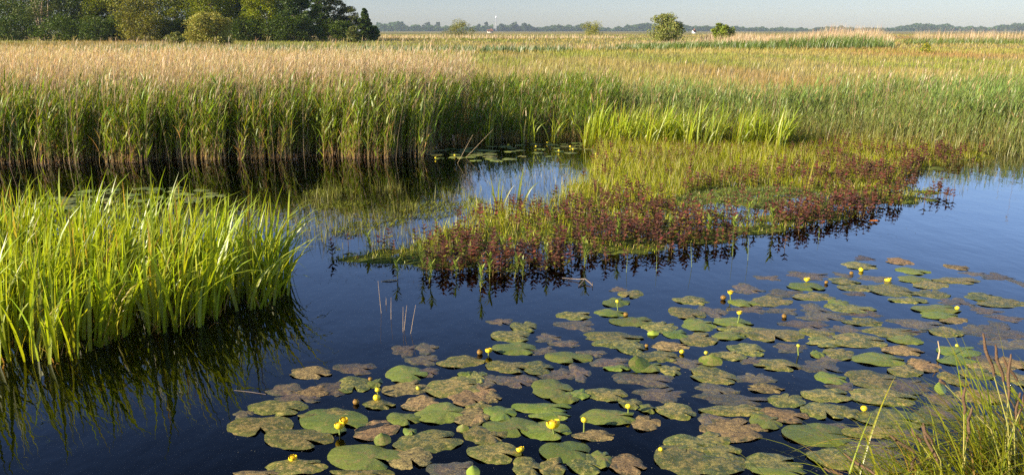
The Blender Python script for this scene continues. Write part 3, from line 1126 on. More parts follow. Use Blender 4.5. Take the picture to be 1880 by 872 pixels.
# ------------------------------------------------------------------ iris stands
def iris_mesh(n, h_lo, h_hi, seed, spread=0.035, wind=0.0, w=(0.012, 0.024), bend=(0.15, 1.15)):
    g = Geo()
    b = np.stack([rng.normal(0, spread, n), rng.normal(0, spread * 0.7, n), np.full(n, -0.10)], 1)
    H = U(h_lo, h_hi, n) + 0.10
    azm = rng.normal(wind, 0.65, n)
    fl = rng.random(n) < 0.13
    azm = np.where(fl, azm + math.pi, azm)
    th1 = U(bend[0], bend[1], n) ** 1.6 * 0.75
    big = rng.random(n) < 0.24
    th1 = np.where(big, U(1.2, 2.2, n), th1)
    c0 = jit((0.27, 0.285, 0.036), n, 0.18)
    c1 = jit((0.37, 0.445, 0.062), n, 0.20)
    br = (rng.random(n) < 0.07)[:, None]
    c1 = np.where(br, jit((0.40, 0.27, 0.08), n, 0.15), c1)
    blades(g, b, H, azm, np.abs(rng.normal(0.07, 0.12, n)), th1, U(*w, n), azm + math.pi / 2 * rng.choice([0.35, 1.0, 1.6], n) + rng.normal(0, 0.3, n), c0, c1, 7, 'iris', 0.22, 2.0)
    # a few dead brown leaves at the foot
    m = 4
    b2 = np.stack([rng.normal(0, spread, m), rng.normal(0, spread, m), np.full(m, -0.03)], 1)
    blades(g, b2, U(0.10, 0.22, m), U(0, 6.3, m), U(0.1, 0.6, m), U(0.3, 1.6, m), U(0.006, 0.012, m), U(0, 6.3, m), jit((0.30, 0.17, 0.06), m), jit((0.40, 0.25, 0.10), m), 3)
    return g.build('iris_plant', M_IRIS, link=False)


protos = [iris_mesh(int(rng.integers(10, 16)), 0.34, 0.74, k, 0.05) for k in range(14)]


def put(proto, p, rz, s, label, cat, group=None):
    o = proto.copy()
    COL.objects.link(o)
    o.location = tuple(p)
    o.rotation_euler = (0, 0, rz)
    o.scale = (s, s, s)
    return tag(o, label, cat, group)


# outline of the stand's foot on the water
IRIS = poly([(-260, 690), (-120, 675), (20, 668), (60, 660), (130, 668), (160, 655), (230, 630), (300, 612), (370, 596), (430, 565), (480, 545), (515, 528), (520, 508), (450, 492), (330, 480), (160, 470), (0, 462), (-260, 470)])
pts = []
tries = 0
while len(pts) < 235 and tries < 20000:
    tries += 1
    p = sample(IRIS, 1)[0]
    dmin = 0.088
    if vn(p[0:1], p[1:2], 0.5, 61)[0] < 0.16:
        continue
    if all((p[0] - a[0]) ** 2 + (p[1] - a[1]) ** 2 > dmin ** 2 for a in pts):
        pts.append(p)
for p in pts:
    u, v = PX((p[0], p[1], 0))
    if v > 600:
        lb = 'yellow green iris at the front edge of the tall stand, mirrored in dark water'
    elif u > 400:
        lb = 'yellow green iris at the tapering end of the tall stand beside open water'
    elif v < 505:
        lb = 'yellow green iris at the back of the tall stand'
    else:
        lb = 'yellow green iris packed in the middle of the tall stand'
    put(protos[rng.integers(len(protos))], (p[0], p[1], 0), rng.normal(0, 0.45), U(0.85, 1.12, 1)[0], lb, 'iris', 'irises of the tall stand by ' + lb.split(' ')[6])


def lone_iris(px, heights, azs, label, widths=0.024, bends=None, col=(0.27, 0.31, 0.045)):
    """one plant with leaves set one by one"""
    g = Geo()
    n = len(heights)
    p = G(*px)
    b = np.stack([np.linspace(-0.03, 0.03, n), rng.normal(0, 0.01, n), np.full(n, -0.08)], 1)
    bends = bends or [0.5] * n
    th0 = np.array([abs(a) for a in azs])
    azm = np.array([0.0 if a >= 0 else math.pi for a in azs])
    blades(g, b, np.array(heights) + 0.08, azm, th0, np.array(bends), np.full(n, widths), azm + math.pi / 2 + 1.2, jit(col, n, 0.08), jit(col, n, 0.08), 8, 'iris', 0.2, 2.0)
    o = g.build('iris_plant', M_IRIS)
    o.location = tuple(p)
    return tag(o, label, 'iris')


for (u_, v_, lb_) in [(497, 548, 'iris fan just inside the outermost leaning iris'), (470, 566, 'iris fan on the water side of the stand before its tip'), (505, 512, 'iris fan behind the outermost leaning iris')]:
    p = G(u_, v_)
    put(protos[rng.integers(len(protos))], (p[0], p[1], 0.0), 0.1, 1.05, lb_, 'iris').rotation_euler = (0, 0.06, 0.1)
lone_iris((516, 527), [0.62, 0.5, 0.42, 0.3], [0.16, 0.10, 0.22, 0.03], 'outermost iris of the stand, leaning far over open water', 0.026, [0.95, 0.6, 1.3, 0.3])
lone_iris((917, 383), [0.34, 0.33, 0.27, 0.3, 0.22, 0.2], [-0.12, 0.02, 0.10, 0.28, -0.32, -0.02], 'bright lone iris tuft at the back edge of the purple raft', 0.02, [0.1, 0.1, 0.1, 0.45, 0.2, 0.1])
lone_iris((953, 380), [0.46, 0.2, 0.36], [0.12, 0.03, 0.16], 'single dark broad iris leaf beside the bright lone tuft', 0.026, [0.12, 0.1, 1.1], (0.15, 0.19, 0.035))
lone_iris((1484, 350), [0.36, 0.16], [0.16, 0.05], 'single pale slanting iris leaf in the middle of the raft', 0.018, [0.0, 0.2], (0.32, 0.30, 0.06))
# brightly lit row on the far bank
row = []
for k in range(95):
    u = rng.uniform(1075, 1450)
    v = 266 + (u - 1075) / 375 * 8 + rng.uniform(-8, 8)
    row.append((u, v))
for (u, v) in row:
    p = G(u, v)
    o = put(protos[rng.integers(len(protos))], (p[0], p[1], 0.03), rng.normal(0, 0.6), U(0.85, 1.2, 1)[0] * 0.95, 'bright yellow green iris in the sunlit row on the far bank', 'iris', 'irises of the sunlit row')
for (u, v, lb) in [(967, 263, 'lone iris fan in front of the shaded inlet reeds'), (1018, 262, 'iris fan on the inlet edge nearest the sunlit row'), (893, 268, 'short iris fan at the dark corner of the inlet')]:
    p = G(u, v)
    put(protos[rng.integers(len(protos))], (p[0], p[1], 0.0), 0.2, 0.95, lb, 'iris')

# ------------------------------------------------------------------ the marsh raft
def purple_mesh(h):
    """upright stem with rings of paired, purple leaves"""
    g = Geo()
    n = 1
    b = np.array([[0.0, 0.0, -0.05]])
    P = stems(g, b, h + 0.05, rng.random() * 6.3, U(0, 0.1, 1), U(0, 0.2, 1), 0.0035, 0.002, jit((0.15, 0.12, 0.035), 1), jit((0.12, 0.045, 0.035), 1), 4, 4)
    k = int(h / 0.027)
    for i in range(2, k):
        t = (i + 0.5) / k
        a0 = i * math.pi / 2 + rng.random() * 0.5
        m = 4 if t > 0.4 else 3
        lb = on_line(np.repeat(P, m, 0), np.full(m, 0.1 + 0.9 * t))
        la = a0 + np.arange(m) * 2 * math.pi / m + rng.normal(0, 0.2, m)
        L_ = (0.026 + 0.026 * math.sin(math.pi * min(1, t * 0.9 + 0.12))) * U(0.8, 1.25, m)
        pur = jit((0.140, 0.064, 0.046), m, 0.3, 0.14)
        grn = jit((0.16, 0.15, 0.03), m, 0.2)
        c = np.where((rng.random(m) < np.clip((t - 0.2) * 2.2, 0.05, 0.93))[:, None], pur, grn)
        blades(g, lb, L_, la, U(0.8, 1.25, m), U(0.2, 0.7, m), L_ * 0.46, la + math.pi / 2, c, c * 1.15, 3, 'leaf')
    return g.build('purple_marsh_plant', M_RAFT, link=False)


def pale_mesh(h):
    g = Geo()
    b = np.array([[0.0, 0.0, -0.05]])
    P = stems(g, b, h + 0.05, rng.random() * 6.3, U(0, 0.1, 1), U(0, 0.15, 1), 0.004, 0.002, jit((0.28, 0.22, 0.06), 1), jit((0.20, 0.26, 0.05), 1), 4, 4)
    k = int(h / 0.014)
    for i in range(2, k):
        t = (i + 0.5) / k
        m = 3
        la = i * 2.4 + np.arange(m) * 2.09 + rng.normal(0, 0.2, m)
        L_ = (0.03 + 0.035 * t) * U(0.8, 1.2, m)
        c = jit((0.22, 0.27, 0.06), m, 0.12)
        blades(g, on_line(np.repeat(P, m, 0), np.full(m, 0.15 + 0.85 * t)), L_, la, U(0.5, 1.0, m) * (1.2 - 0.6 * t), U(0.2, 0.8, m), L_ * 0.22, la + math.pi / 2, c, c * 1.1, 3, 'leaf')
    return g.build('pale_marsh_plant', M_RAFT, link=False)


pur = [purple_mesh(h) for h in np.linspace(0.10, 0.21, 12)]
pal = [pale_mesh(h) for h in np.linspace(0.13, 0.24, 6)]


def copy_geo(g, proto, p, rz, s):
    me = proto.data
    n = len(me.vertices)
    V = np.empty(n * 3, np.float32)
    me.vertices.foreach_get('co', V)
    V = V.reshape(-1, 3) * s
    F = np.empty(len(me.loops), np.int32)
    me.loops.foreach_get('vertex_index', F)
    C = np.empty(n * 4, np.float32)
    me.attributes['tint'].data.foreach_get('color', C)
    c_, s_ = math.cos(rz), math.sin(rz)
    V = np.stack([V[:, 0] * c_ - V[:, 1] * s_ + p[0], V[:, 0] * s_ + V[:, 1] * c_ + p[1], V[:, 2] + p[2]], 1)
    g.add(V, F.reshape(-1, 4), C.reshape(-1, 4)[:, :3])


# dense bands of purple plants, in pixels of the photograph
def near(u, v, lst):
    return min((((u - a) / s) ** 2 + ((v - b) / r) ** 2) for a, b, s, r in lst) < 1


cand = []
q = sample(RAFT, 9000)
for (x, y) in q:
    u, v = PX((x, y, 0))
    sr = float(sdist(RAFT, np.array([x]), np.array([y]))[0])
    # the front edge is dense, green moss patch and the back are sparse
    edge_v = np.interp(u, [590, 760, 830, 1000, 1180, 1300, 1480, 1640, 1745, 1880], [478, 499, 510, 496, 468, 447, 418, 385, 360, 300])
    band = (edge_v - v)
    pr = np.interp(band, [0, 8, 40, 90, 140, 220], [0.9, 1.2, 1.1, 0.42, 0.26, 0.10])
    if u < 800:
        pr *= 0.28
    if near(u, v, [(1400, 370, 150, 26), (1290, 392, 60, 16)]):
        pr *= 0.10
    if near(u, v, [(1600, 345, 120, 26)]):
        pr = 0.55
    if u > 1745:
        pr *= 0.25
    pr *= np.clip((vn(np.array([x]), np.array([y]), 0.45, 71)[0] - 0.22) * 2.2, 0.05, 1)
    if rng.random() < pr:
        if band < 60:
            x, y = x + rng.normal(0, 0.07), y + rng.normal(-0.05, 0.09)
            u, v = PX((x, y, 0))
        cand.append((x, y, u, v))
cand = cand[:1500]
cand.sort(key=lambda c: c[1])                          # nearest plants show largest
cut = 285
for k, (x, y, u, v) in enumerate(cand[:cut]):
    if u < 800:
        lb, gr = 'dark purple leaved plant at the thin mossy tip of the raft', 'purple plants of the mossy tip'
    elif u < 1000:
        lb, gr = 'purple leaved plant at the broad front of the raft before the iris tuft', 'purple plants of the broad front'
    elif u < 1250:
        lb, gr = 'purple leaved plant on the dense middle edge of the raft', 'purple plants of the middle edge'
    else:
        lb, gr = 'purple leaved plant on the far edge of the raft', 'purple plants of the far edge'
    z = float(land_z(np.array([[x, y]]))[0])
    put(pur[rng.integers(len(pur))], (x, y, max(z, -0.03)), rng.random() * 6.3, U(0.8, 1.15, 1)[0], lb, 'marsh plant', gr)
g = Geo()
for (x, y, u, v) in cand[cut:]:
    z = float(land_z(np.array([[x, y]]))[0])
    copy_geo(g, pur[rng.integers(len(pur))], (x, y, max(z, -0.03)), rng.random() * 6.3, U(0.85, 1.2, 1)[0])
kind(g.build('purple_marsh_growth', M_RAFT), 'stuff', 'purple leaved plants crowded over the back of the raft')
LONE = [(640, 452, 'purple plant alone at the outer tip of the raft'), (715, 448, 'purple plant standing alone behind the mossy tip'), (778, 440, 'small purple plant in the pale shallow water'), (1022, 365, 'dark purple plant by itself in the silvery back water'), (1035, 345, 'thin purple plant behind the one in silvery water'), (1440, 455, 'purple plant standing out in the water below the far edge')]
for (u, v, lb) in LONE:
    p = G(u, v)
    put(pur[rng.integers(len(pur))], (p[0], p[1], 0), rng.random() * 6.3, 1.0, lb, 'marsh plant')
PALE = [(681, 462), (803, 438), (778, 505), (838, 508), (893, 442), (962, 452), (1004, 496), (988, 455), (1010, 440), (900, 470), (1073, 492), (1075, 480), (925, 478), (858, 480), (1300, 445), (1352, 432), (1312, 398), (1418, 432), (731, 512), (787, 520), (882, 535), (899, 512), (944, 510), (960, 513), (1130, 455), (1230, 440), (1370, 415)]
for (u, v) in PALE:
    p = G(u, v)
    far = 'standing in open water off the raft edge' if v > edge_v and not inside(RAFT, p[0:1], p[1:2])[0] else 'rising among the purple plants of the raft'
    if not inside(RAFT, p[0:1], p[1:2])[0]:
        far = 'standing in open water off the raft edge'
    put(pal[rng.integers(len(pal))], (p[0], p[1], 0.0), rng.random() * 6.3, U(0.7, 1.15, 1)[0], 'pale green upright plant ' + far, 'marsh plant', 'pale plants ' + far)

# grass and moss on the raft, thin rushes in the shallows
g = Geo()
q = sample(RAFT, 42000)
z = terrain(q[:, 0], q[:, 1])
q = q[z > -0.035]
n = len(q)
uv = np.array([PX((a, b, 0)) for a, b in q])
ev = np.interp(uv[:, 0], [590, 760, 830, 1000, 1180, 1300, 1480, 1640, 1745, 1880], [478, 499, 510, 496, 468, 447, 418, 385, 360, 300])
band = np.clip((ev - uv[:, 1]) / 150, 0, 1)
kp = (band > 0.3) | (uv[:, 0] < 810) | (rng.random(n) < 0.45)
q, uv, ev, band = q[kp], uv[kp], ev[kp], band[kp]
n = len(q)
hh = (0.035 + 0.13 * band) * U(0.5, 1.5, n)
moss = (((uv[:, 0] - 1390) / 150) ** 2 + ((uv[:, 1] - 372) / 26) ** 2 < 1)
hh = np.where(moss, hh * 0.3, hh)
cc = jit((0.27, 0.28, 0.030), n, 0.22)
w_ = vn(q[:, 0], q[:, 1], 0.7, 73)[:, None]
cc = cc * (0.75 + 0.5 * w_)
cc = np.where(moss[:, None], jit((0.16, 0.22, 0.07), n, 0.15), cc)
stw = (rng.random(n) < 0.14)[:, None]
cc = np.where(stw, jit((0.36, 0.28, 0.12), n, 0.15), cc)
blades(g, base3(q), hh, U(0, 6.3, n), U(0, 0.35, n), U(0, 0.8, n), U(0.0025, 0.006, n), U(0, 6.3, n), cc * 0.8, cc * 1.1, 3)
# small creeping leaves
q = sample(RAFT, 26000)
z = terrain(q[:, 0], q[:, 1])
q = q[z > -0.01]
n = len(q)
la = U(0, 6.3, n)
cc = jit((0.15, 0.18, 0.03), n, 0.25)
cc = np.where((rng.random(n) < 0.22)[:, None], jit((0.15, 0.06, 0.04), n, 0.2), cc)
blades(g, base3(q) + np.array([0, 0, 0.008]), U(0.018, 0.05, n), la, U(0.5, 1.3, n), U(0, 0.6, n), U(0.006, 0.013, n), la + 1.57, cc, cc * 1.1, 2, 'leaf')
kind(g.build('raft_grass', M_RAFT), 'stuff', 'short yellow green grass and moss covering the raft')
g = Geo()
q = sample(SHALLOW, 2600)
keep = vn(q[:, 0], q[:, 1], 0.35, 74) + 0.25 * rng.random(len(q)) > 0.66
q = q[keep]
n = len(q)
b = np.concatenate([q, np.full((n, 1), -0.05)], 1)
blades(g, b, U(0.08, 0.24, n), U(0, 6.3, n), U(0, 0.2, n), U(0, 0.5, n), U(0.003, 0.006, n), U(0, 6.3, n), jit((0.20, 0.17, 0.05), n), jit((0.23, 0.25, 0.05), n), 3)
q = sample(poly([(850, 372), (900, 330), (1085, 300), (1060, 335), (1000, 368), (930, 376)]), 420)
b = np.concatenate([q, np.full((len(q), 1), -0.05)], 1)
n = len(q)
blades(g, b, U(0.07, 0.2, n), U(0, 6.3, n), U(0, 0.2, n), U(0, 0.5, n), U(0.003, 0.006, n), U(0, 6.3, n), jit((0.20, 0.17, 0.05), n), jit((0.23, 0.25, 0.05), n), 3)
q = sample(poly([(1640, 385), (1745, 362), (1800, 350), (1880, 310), (1880, 292), (1700, 300), (1660, 330)]), 420)
n = len(q)
b = np.concatenate([q, np.full((n, 1), -0.05)], 1)
blades(g, b, U(0.05, 0.16, n), U(0, 6.3, n), U(0, 0.2, n), U(0, 0.5, n), U(0.003, 0.006, n), U(0, 6.3, n), jit((0.20, 0.17, 0.05), n), jit((0.23, 0.22, 0.05), n), 3)
kind(g.build('shallow_grass', M_RAFT), 'stuff', 'sparse grass blades standing in the shallow silvery water')

# crumbs and scraps that float on the pond
g = Geo()


def scraps(P, n, lo, hi, c):
    q = sample(P, n)
    q = q[(vn(q[:, 0], q[:, 1], 0.5, 75) > 0.38)]
    n = len(q)
    b = np.concatenate([q, np.full((n, 1), 0.003)], 1)
    blades(g, b, U(lo, hi, n), U(0, 6.3, n), 1.5, 0.06, U(0.003, 0.010, n), U(0, 6.3, n), jit(c, n, 0.3), jit(c, n, 0.3), 1, 'leaf')


q = sample(SHALLOW, 9000)
q = q[vn(q[:, 0], q[:, 1], 0.38, 76) + 0.3 * vn(q[:, 0], q[:, 1], 0.1, 77) > 0.80]
n = len(q)
la = U(0, 6.3, n)
blades(g, np.concatenate([q, np.full((n, 1), 0.002)], 1), U(0.02, 0.06, n), la, U(0.9, 1.5, n), U(-0.3, 0.1, n), U(0.006, 0.012, n), la + 1.57, jit((0.19, 0.20, 0.035), n, 0.25), jit((0.22, 0.24, 0.04), n, 0.25), 2, 'leaf')
scraps(SHALLOW, 2600, 0.008, 0.035, (0.20, 0.16, 0.09))
scraps(poly([(830, 372), (900, 325), (1085, 300), (1060, 335), (1000, 368)]), 900, 0.008, 0.04, (0.20, 0.15, 0.09))
scraps(poly([(1500, 415), (1640, 388), (1760, 362), (1880, 345), (1880, 420), (1600, 440)]), 330, 0.006, 0.03, (0.16, 0.15, 0.08))
scraps(poly([(600, 490), (830, 515), (1300, 455), (1300, 470), (830, 535), (560, 520)]), 600, 0.006, 0.03, (0.16, 0.13, 0.06))
scraps(poly([(0, 872), (900, 620), (1880, 480), (1880, 860), (1500, 872)]), 900, 0.003, 0.010, (0.4, 0.38, 0.3))
kind(g.build('floating_scraps', M_RAFT), 'stuff', 'crumbs of dead plants floating on the pond')

# ------------------------------------------------------------------ lily pads
# rows of (zoom key, centre x, centre y, width, height, look) measured in enlarged views of the photograph
ZO = {1: (400, 600, 3.206), 2: (860, 600, 3.207), 3: (1280, 600, 3.133), 4: (860, 440, 3.615), 5: (1340, 440, 3.481)}
PADS = """
1 545 272 255 75 t|1 805 245 255 80 p|1 1110 282 240 100 g|1 1092 140 165 85 p|1 1222 128 150 72 p|1 1205 195 210 75 p|1 1228 265 165 65 p|1 1430 207 275 70 o
1 800 343 210 95 o|1 925 335 85 55 g|1 398 370 240 80 p|1 660 362 250 100 p|1 560 382 190 70 t|1 480 412 300 84 p|1 355 478 345 96 o|1 150 515 130 55 p|1 250 583 375 120 o
1 1110 362 270 95 t|1 948 460 195 55 o|1 683 556 395 145 g|1 640 520 320 70 o|1 475 662 405 125 o|1 935 610 255 118 t|1 1300 510 280 120 g|1 1092 545 195 80 g|2 570 738 295 125 g|1 1400 355 340 125 o|1 1480 420 250 100 t
1 1190 450 215 88 t|1 1490 525 220 110 t|1 865 772 430 152 g|1 1240 676 395 130 o|1 1125 770 275 135 t|1 460 828 360 95 o|1 1380 840 300 112 p|1 1130 620 80 45 g|1 1455 280 90 30 g
1 1545 312 130 72 p|1 240 868 300 46 t|1 850 862 370 50 o
2 250 55 230 75 o|2 455 65 190 55 p|2 562 98 190 50 p|2 275 130 270 75 g|2 445 145 190 60 p|2 590 182 272 72 g|2 728 155 185 50 p|2 850 62 350 62 o|2 880 100 300 58 o|2 955 122 172 92 o
2 838 215 240 82 p|2 875 246 160 34 g|2 1110 176 246 62 o|2 1065 240 180 62 g|2 1185 258 120 60 o|2 1180 116 232 56 t|2 1218 45 142 56 g|2 1360 76 205 76 o|2 240 237 272 76 o|2 410 245 180 82 o
2 520 280 225 74 p|2 650 270 140 112 p|2 105 310 200 92 p|2 280 318 250 92 p|2 492 370 240 116 g|2 645 402 145 60 g|2 565 422 165 66 g|2 812 400 242 82 o|2 1040 310 370 96 p|2 1120 400 310 92 p
2 958 455 140 62 o|2 1055 486 112 50 g|2 1220 497 205 96 o|2 1045 568 172 90 t|2 820 535 312 92 g|2 735 641 250 66 t|2 430 480 340 62 g|2 480 528 245 48 g|2 185 512 190 90 g|2 255 592 330 112 g
2 450 612 300 114 g|2 45 535 140 96 t|2 100 640 260 112 o|2 150 742 312 126 o|2 345 830 172 122 o|2 495 830 152 122 o|2 690 812 220 122 o|2 780 785 135 104 g|2 930 812 225 124 t|2 1265 772 310 190 o
2 1300 690 270 90 o|2 1285 215 200 72 p|2 1410 272 165 90 o|2 50 300 120 80 o|2 65 385 190 90 t|2 130 415 130 66 t|2 1410 560 120 90 p|2 60 470 150 50 o
3 230 15 205 38 o|3 190 53 175 46 g|3 430 45 320 78 o|3 700 35 195 70 p|3 735 88 210 60 o|3 905 80 330 76 o|3 1120 30 372 46 p|3 1195 76 195 56 g|3 530 120 212 56 p|3 285 132 192 72 o
3 180 168 212 56 o|3 315 197 135 50 p|3 690 160 78 46 g|3 730 187 170 66 p|3 815 158 166 66 o|3 1040 190 300 74 g|3 1180 138 246 60 t|3 1505 143 245 65 g|3 1490 195 215 56 g|3 1195 256 182 66 o
3 1300 222 180 80 t|3 1430 30 172 50 o|3 460 222 245 66 o|3 700 227 242 86 p|3 770 300 172 72 g|3 820 337 165 62 p|3 1005 305 270 100 o|3 1200 340 300 92 p|3 740 395 252 76 o|3 1065 405 360 92 o
3 725 482 235 92 o|3 870 492 120 74 o|3 1100 530 340 112 o|3 680 622 362 132 g|3 760 575 240 52 p|3 100 290 245 80 o|3 335 300 225 72 p|3 390 355 215 56 t|3 110 360 242 72 p|3 205 420 425 72 p
3 515 425 195 76 o|3 200 482 342 62 o|3 390 548 170 90 g|3 500 512 262 90 t|3 210 592 382 142 t|3 100 532 165 62 p|3 90 652 192 82 o|3 110 722 262 102 o|3 130 795 285 112 o|3 425 790 305 112 o
3 470 835 300 70 g|3 800 762 285 112 o|3 990 700 330 112 p|3 1015 605 330 66 o|3 1030 790 310 112 o|3 1475 300 145 72 o|3 1405 420 205 82 p|3 1395 490 215 82 p|3 1640 400 300 82 t|3 1690 560 250 92 o
3 1690 232 262 72 t|3 1605 272 182 62 o|3 1830 292 145 102 o|3 1780 100 300 62 p|3 1700 50 262 54 p|3 1640 180 180 62 p|3 1830 210 160 70 t|3 1700 640 260 90 o|3 1300 530 160 60 o|3 1250 630 240 80 p
5 850 120 165 38 p|5 825 168 205 46 o|5 1080 140 170 50 t|5 1170 203 200 48 g|5 235 245 172 40 p|5 480 232 322 64 p|5 485 302 232 56 g|5 720 228 142 42 p|5 730 268 176 46 o|5 930 252 232 52 p|5 800 310 192 46 o
5 800 345 152 36 p|5 1030 325 262 82 o|5 1170 255 202 46 g|5 1270 287 222 56 o|5 1450 262 272 46 o|5 1450 178 142 40 t|5 1560 220 202 36 p|5 1700 237 222 60 p|5 1290 350 212 56 o|5 1850 280 90 84 p
5 100 315 212 72 p|5 340 342 242 52 p|5 530 365 242 52 o|5 250 396 272 62 o|5 85 407 182 50 g|5 120 447 242 60 p|5 695 408 132 52 g|5 770 442 282 62 o|5 1140 390 222 40 o|5 330 457 202 52 p|5 530 440 192 72 p
5 590 492 322 62 p|5 840 472 262 52 p|5 1310 445 292 56 g|5 1340 488 242 50 g|5 1430 396 222 56 p|5 1610 366 202 52 o|5 1720 402 302 62 o|5 1620 452 222 52 p|5 475 540 302 82 p|5 850 527 232 52 o
5 1190 540 332 72 p|5 730 570 172 80 p|5 1020 592 302 62 o|5 1420 512 192 52 t|5 1385 592 202 62 o|5 1735 585 262 132 p|5 1760 502 232 52 p|5 1570 580 252 72 p|5 555 600 192 60 o
4 990 330 132 36 p|4 1075 362 166 56 o|4 980 418 182 60 g|4 945 490 216 50 g|4 1080 545 282 66 g|4 1270 582 222 76 o|4 1475 405 212 56 o|4 210 543 186 56 p|4 370 580 182 76 o|4 700 505 232 60 o|4 710 568 286 92 p
4 1450 490 212 76 o|4 1525 568 222 84 g|4 1620 480 182 90 p|4 1750 550 262 66 g|4 1780 602 192 52 o|4 1720 640 212 56 g
"""
FLOW = [  # pixel of the head, head width in px, pixel v where the stalk meets the water, look, short landmark
    (1015, 776, 25, 800, 'open', 'largest open yellow flower'), (624, 779, 19, 797, 'open', 'double headed yellow flower'), (538, 840, 16, 846, 'open', 'round flower by the sunken olive leaf'),
    (955, 823, 15, 830, 'open', 'orange yellow flower below largest one'), (897, 642, 13, 652, 'open', 'yellow flower with dark bud beside'), (881, 646, 11, 650, 'old', 'dark bud beside a yellow flower'),
    (694, 715, 10, 724, 'bud', 'upper bud of the stacked pair'), (692, 729, 13, 736, 'bud', 'lower bud of the stacked pair'), (654, 737, 12, 741, 'old', 'brown bud near the stacked pair'),
    (680, 695, 8, 699, 'old', 'tiny brown bud on the notched pad'), (1072, 770, 12, 793, 'bud', 'thin stalked bud on the clean leaf'), (1153, 745, 11, 762, 'bud', 'pale stalked bud behind clean leaf'),
    (1213, 824, 9, 828, 'bud', 'small bud trailing a stalk'), (1133, 553, 7, 570, 'bud', 'thin stalked bud by the lone round pad'), (1149, 577, 9, 580, 'old', 'brown bud below the lone round pad'),
    (1340, 536, 10, 552, 'open', 'upper of two tall stalked flowers'), (1328, 546, 10, 550, 'old', 'brown bud left of a tall flower'), (1356, 573, 10, 595, 'open', 'lower of two tall stalked flowers'),
    (1481, 512, 11, 518, 'open', 'flower mirrored on the far pads'), (1563, 501, 7, 504, 'old', 'small brown far bud'), (1581, 495, 9, 498, 'bud', 'far bud below the speckled far pad'), (1630, 513, 12, 516, 'open', 'low flower on dark far pad'),
    (1440, 580, 9, 583, 'old', 'brown bud among purple pads'), (1757, 565, 8, 569, 'bud', 'bud on the big clean far pad'), (1464, 634, 7, 652, 'green', 'tall pale green bud'), (1296, 647, 8, 651, 'green', 'round dark green bud'),
    (1252, 645, 9, 649, 'bud', 'yellow bud beside the tan pad'), (1187, 634, 7, 637, 'old', 'tiny bud at pad overlap'), (1586, 749, 12, 755, 'bud', 'yellow bud amid dense pads'), (1757, 634, 7, 637, 'green', 'flat green bud on edge pad'),
    (768, 712, 9, 716, 'green', 'pale bud end lying on tan pad'), (1517, 518, 7, 521, 'old', 'dark bud by the mirrored flower'),
]


def add_rho(o):
    at = o.data.attributes.new('rho', 'FLOAT', 'POINT')
    at.data.foreach_set('value', pad_mesh.rho.astype(np.float32))


def pad_mesh(lx, ly, phi, look, seed):
    """heart shaped floating leaf lx by ly metres with its notch towards phi"""
    r = np.random.default_rng(seed)
    nt_, nr = 44, 7
    dlt = r.uniform(0.10, 0.30)
    th = np.linspace(dlt, 2 * math.pi - dlt, nt_)
    off = 0.34
    # distance from the leaf joint to an ellipse of half axes 1.22 (along the notch) and 1
    a, b = 1.22, 1.0
    c_, s_ = np.cos(th), np.sin(th)
    A_, B_, C_ = (c_ / a) ** 2 + (s_ / b) ** 2, 2 * off * c_ / a ** 2, off ** 2 / a ** 2 - 1
    Rr = (-B_ + np.sqrt(B_ * B_ - 4 * A_ * C_)) / (2 * A_)
    near_notch = np.minimum(th, 2 * math.pi - th) - dlt
    Rr *= 1 - 0.22 * np.exp(-(near_notch / 0.16) ** 2)
    wav = r.uniform(0, 6.3, 4)
    rag = {'g': 0.008, 'o': 0.014, 't': 0.014, 'p': 0.012}[look]
    Rr *= 1 + rag * (np.sin(5 * th + wav[0]) + 0.7 * np.sin(11 * th + wav[1]) + 0.4 * np.sin(19 * th + wav[3]))
    if look in 'otp' and r.random() < 0.22:
        k0 = r.uniform(0.5, 5.8)
        Rr *= 1 - r.uniform(0.15, 0.4) * np.exp(-((th - k0) / 0.12) ** 2)
    rho = np.linspace(0.02, 1, nr)[:, None]
    x = rho * Rr * c_ + off
    y = rho * Rr * s_
    X = x * math.cos(phi) - y * math.sin(phi)
    Y = x * math.sin(phi) + y * math.cos(phi)
    jx, jy = off * math.cos(phi), off * math.sin(phi)
    sx, sy = lx / (X.max() - X.min()), ly / (Y.max() - Y.min())
    mx, my = (X.max() + X.min()) / 2, (Y.max() + Y.min()) / 2
    X, Y = (X - mx) * sx, (Y - my) * sy
    jx, jy = (jx - mx) * sx, (jy - my) * sy
    lift = {'g': 0.005, 'o': 0.004, 't': 0.004, 'p': 0.004}[look]
    Z = lift * (1 - rho ** 2) * np.ones_like(th) - 0.004 * rho ** 4 + 0.0045 * rho ** 2 * (np.sin(3 * th + wav[2]) + 0.6 * np.sin(7 * th + wav[0]))
    if look == 'p':
        Z -= 0.002
    # the joint is the object origin, so the veins run out from it
    V = np.stack([(X - jx).ravel(), (Y - jy).ravel(), Z.ravel()], 1)
    idx = np.arange(nr * nt_).reshape(nr, nt_)
    Fq = np.stack([idx[:-1, :-1], idx[:-1, 1:], idx[1:, 1:], idx[1:, :-1]], -1).reshape(-1, 4)
    pad_mesh.rho = (rho * np.ones_like(th)).ravel()
    return V, Fq, (jx, jy)


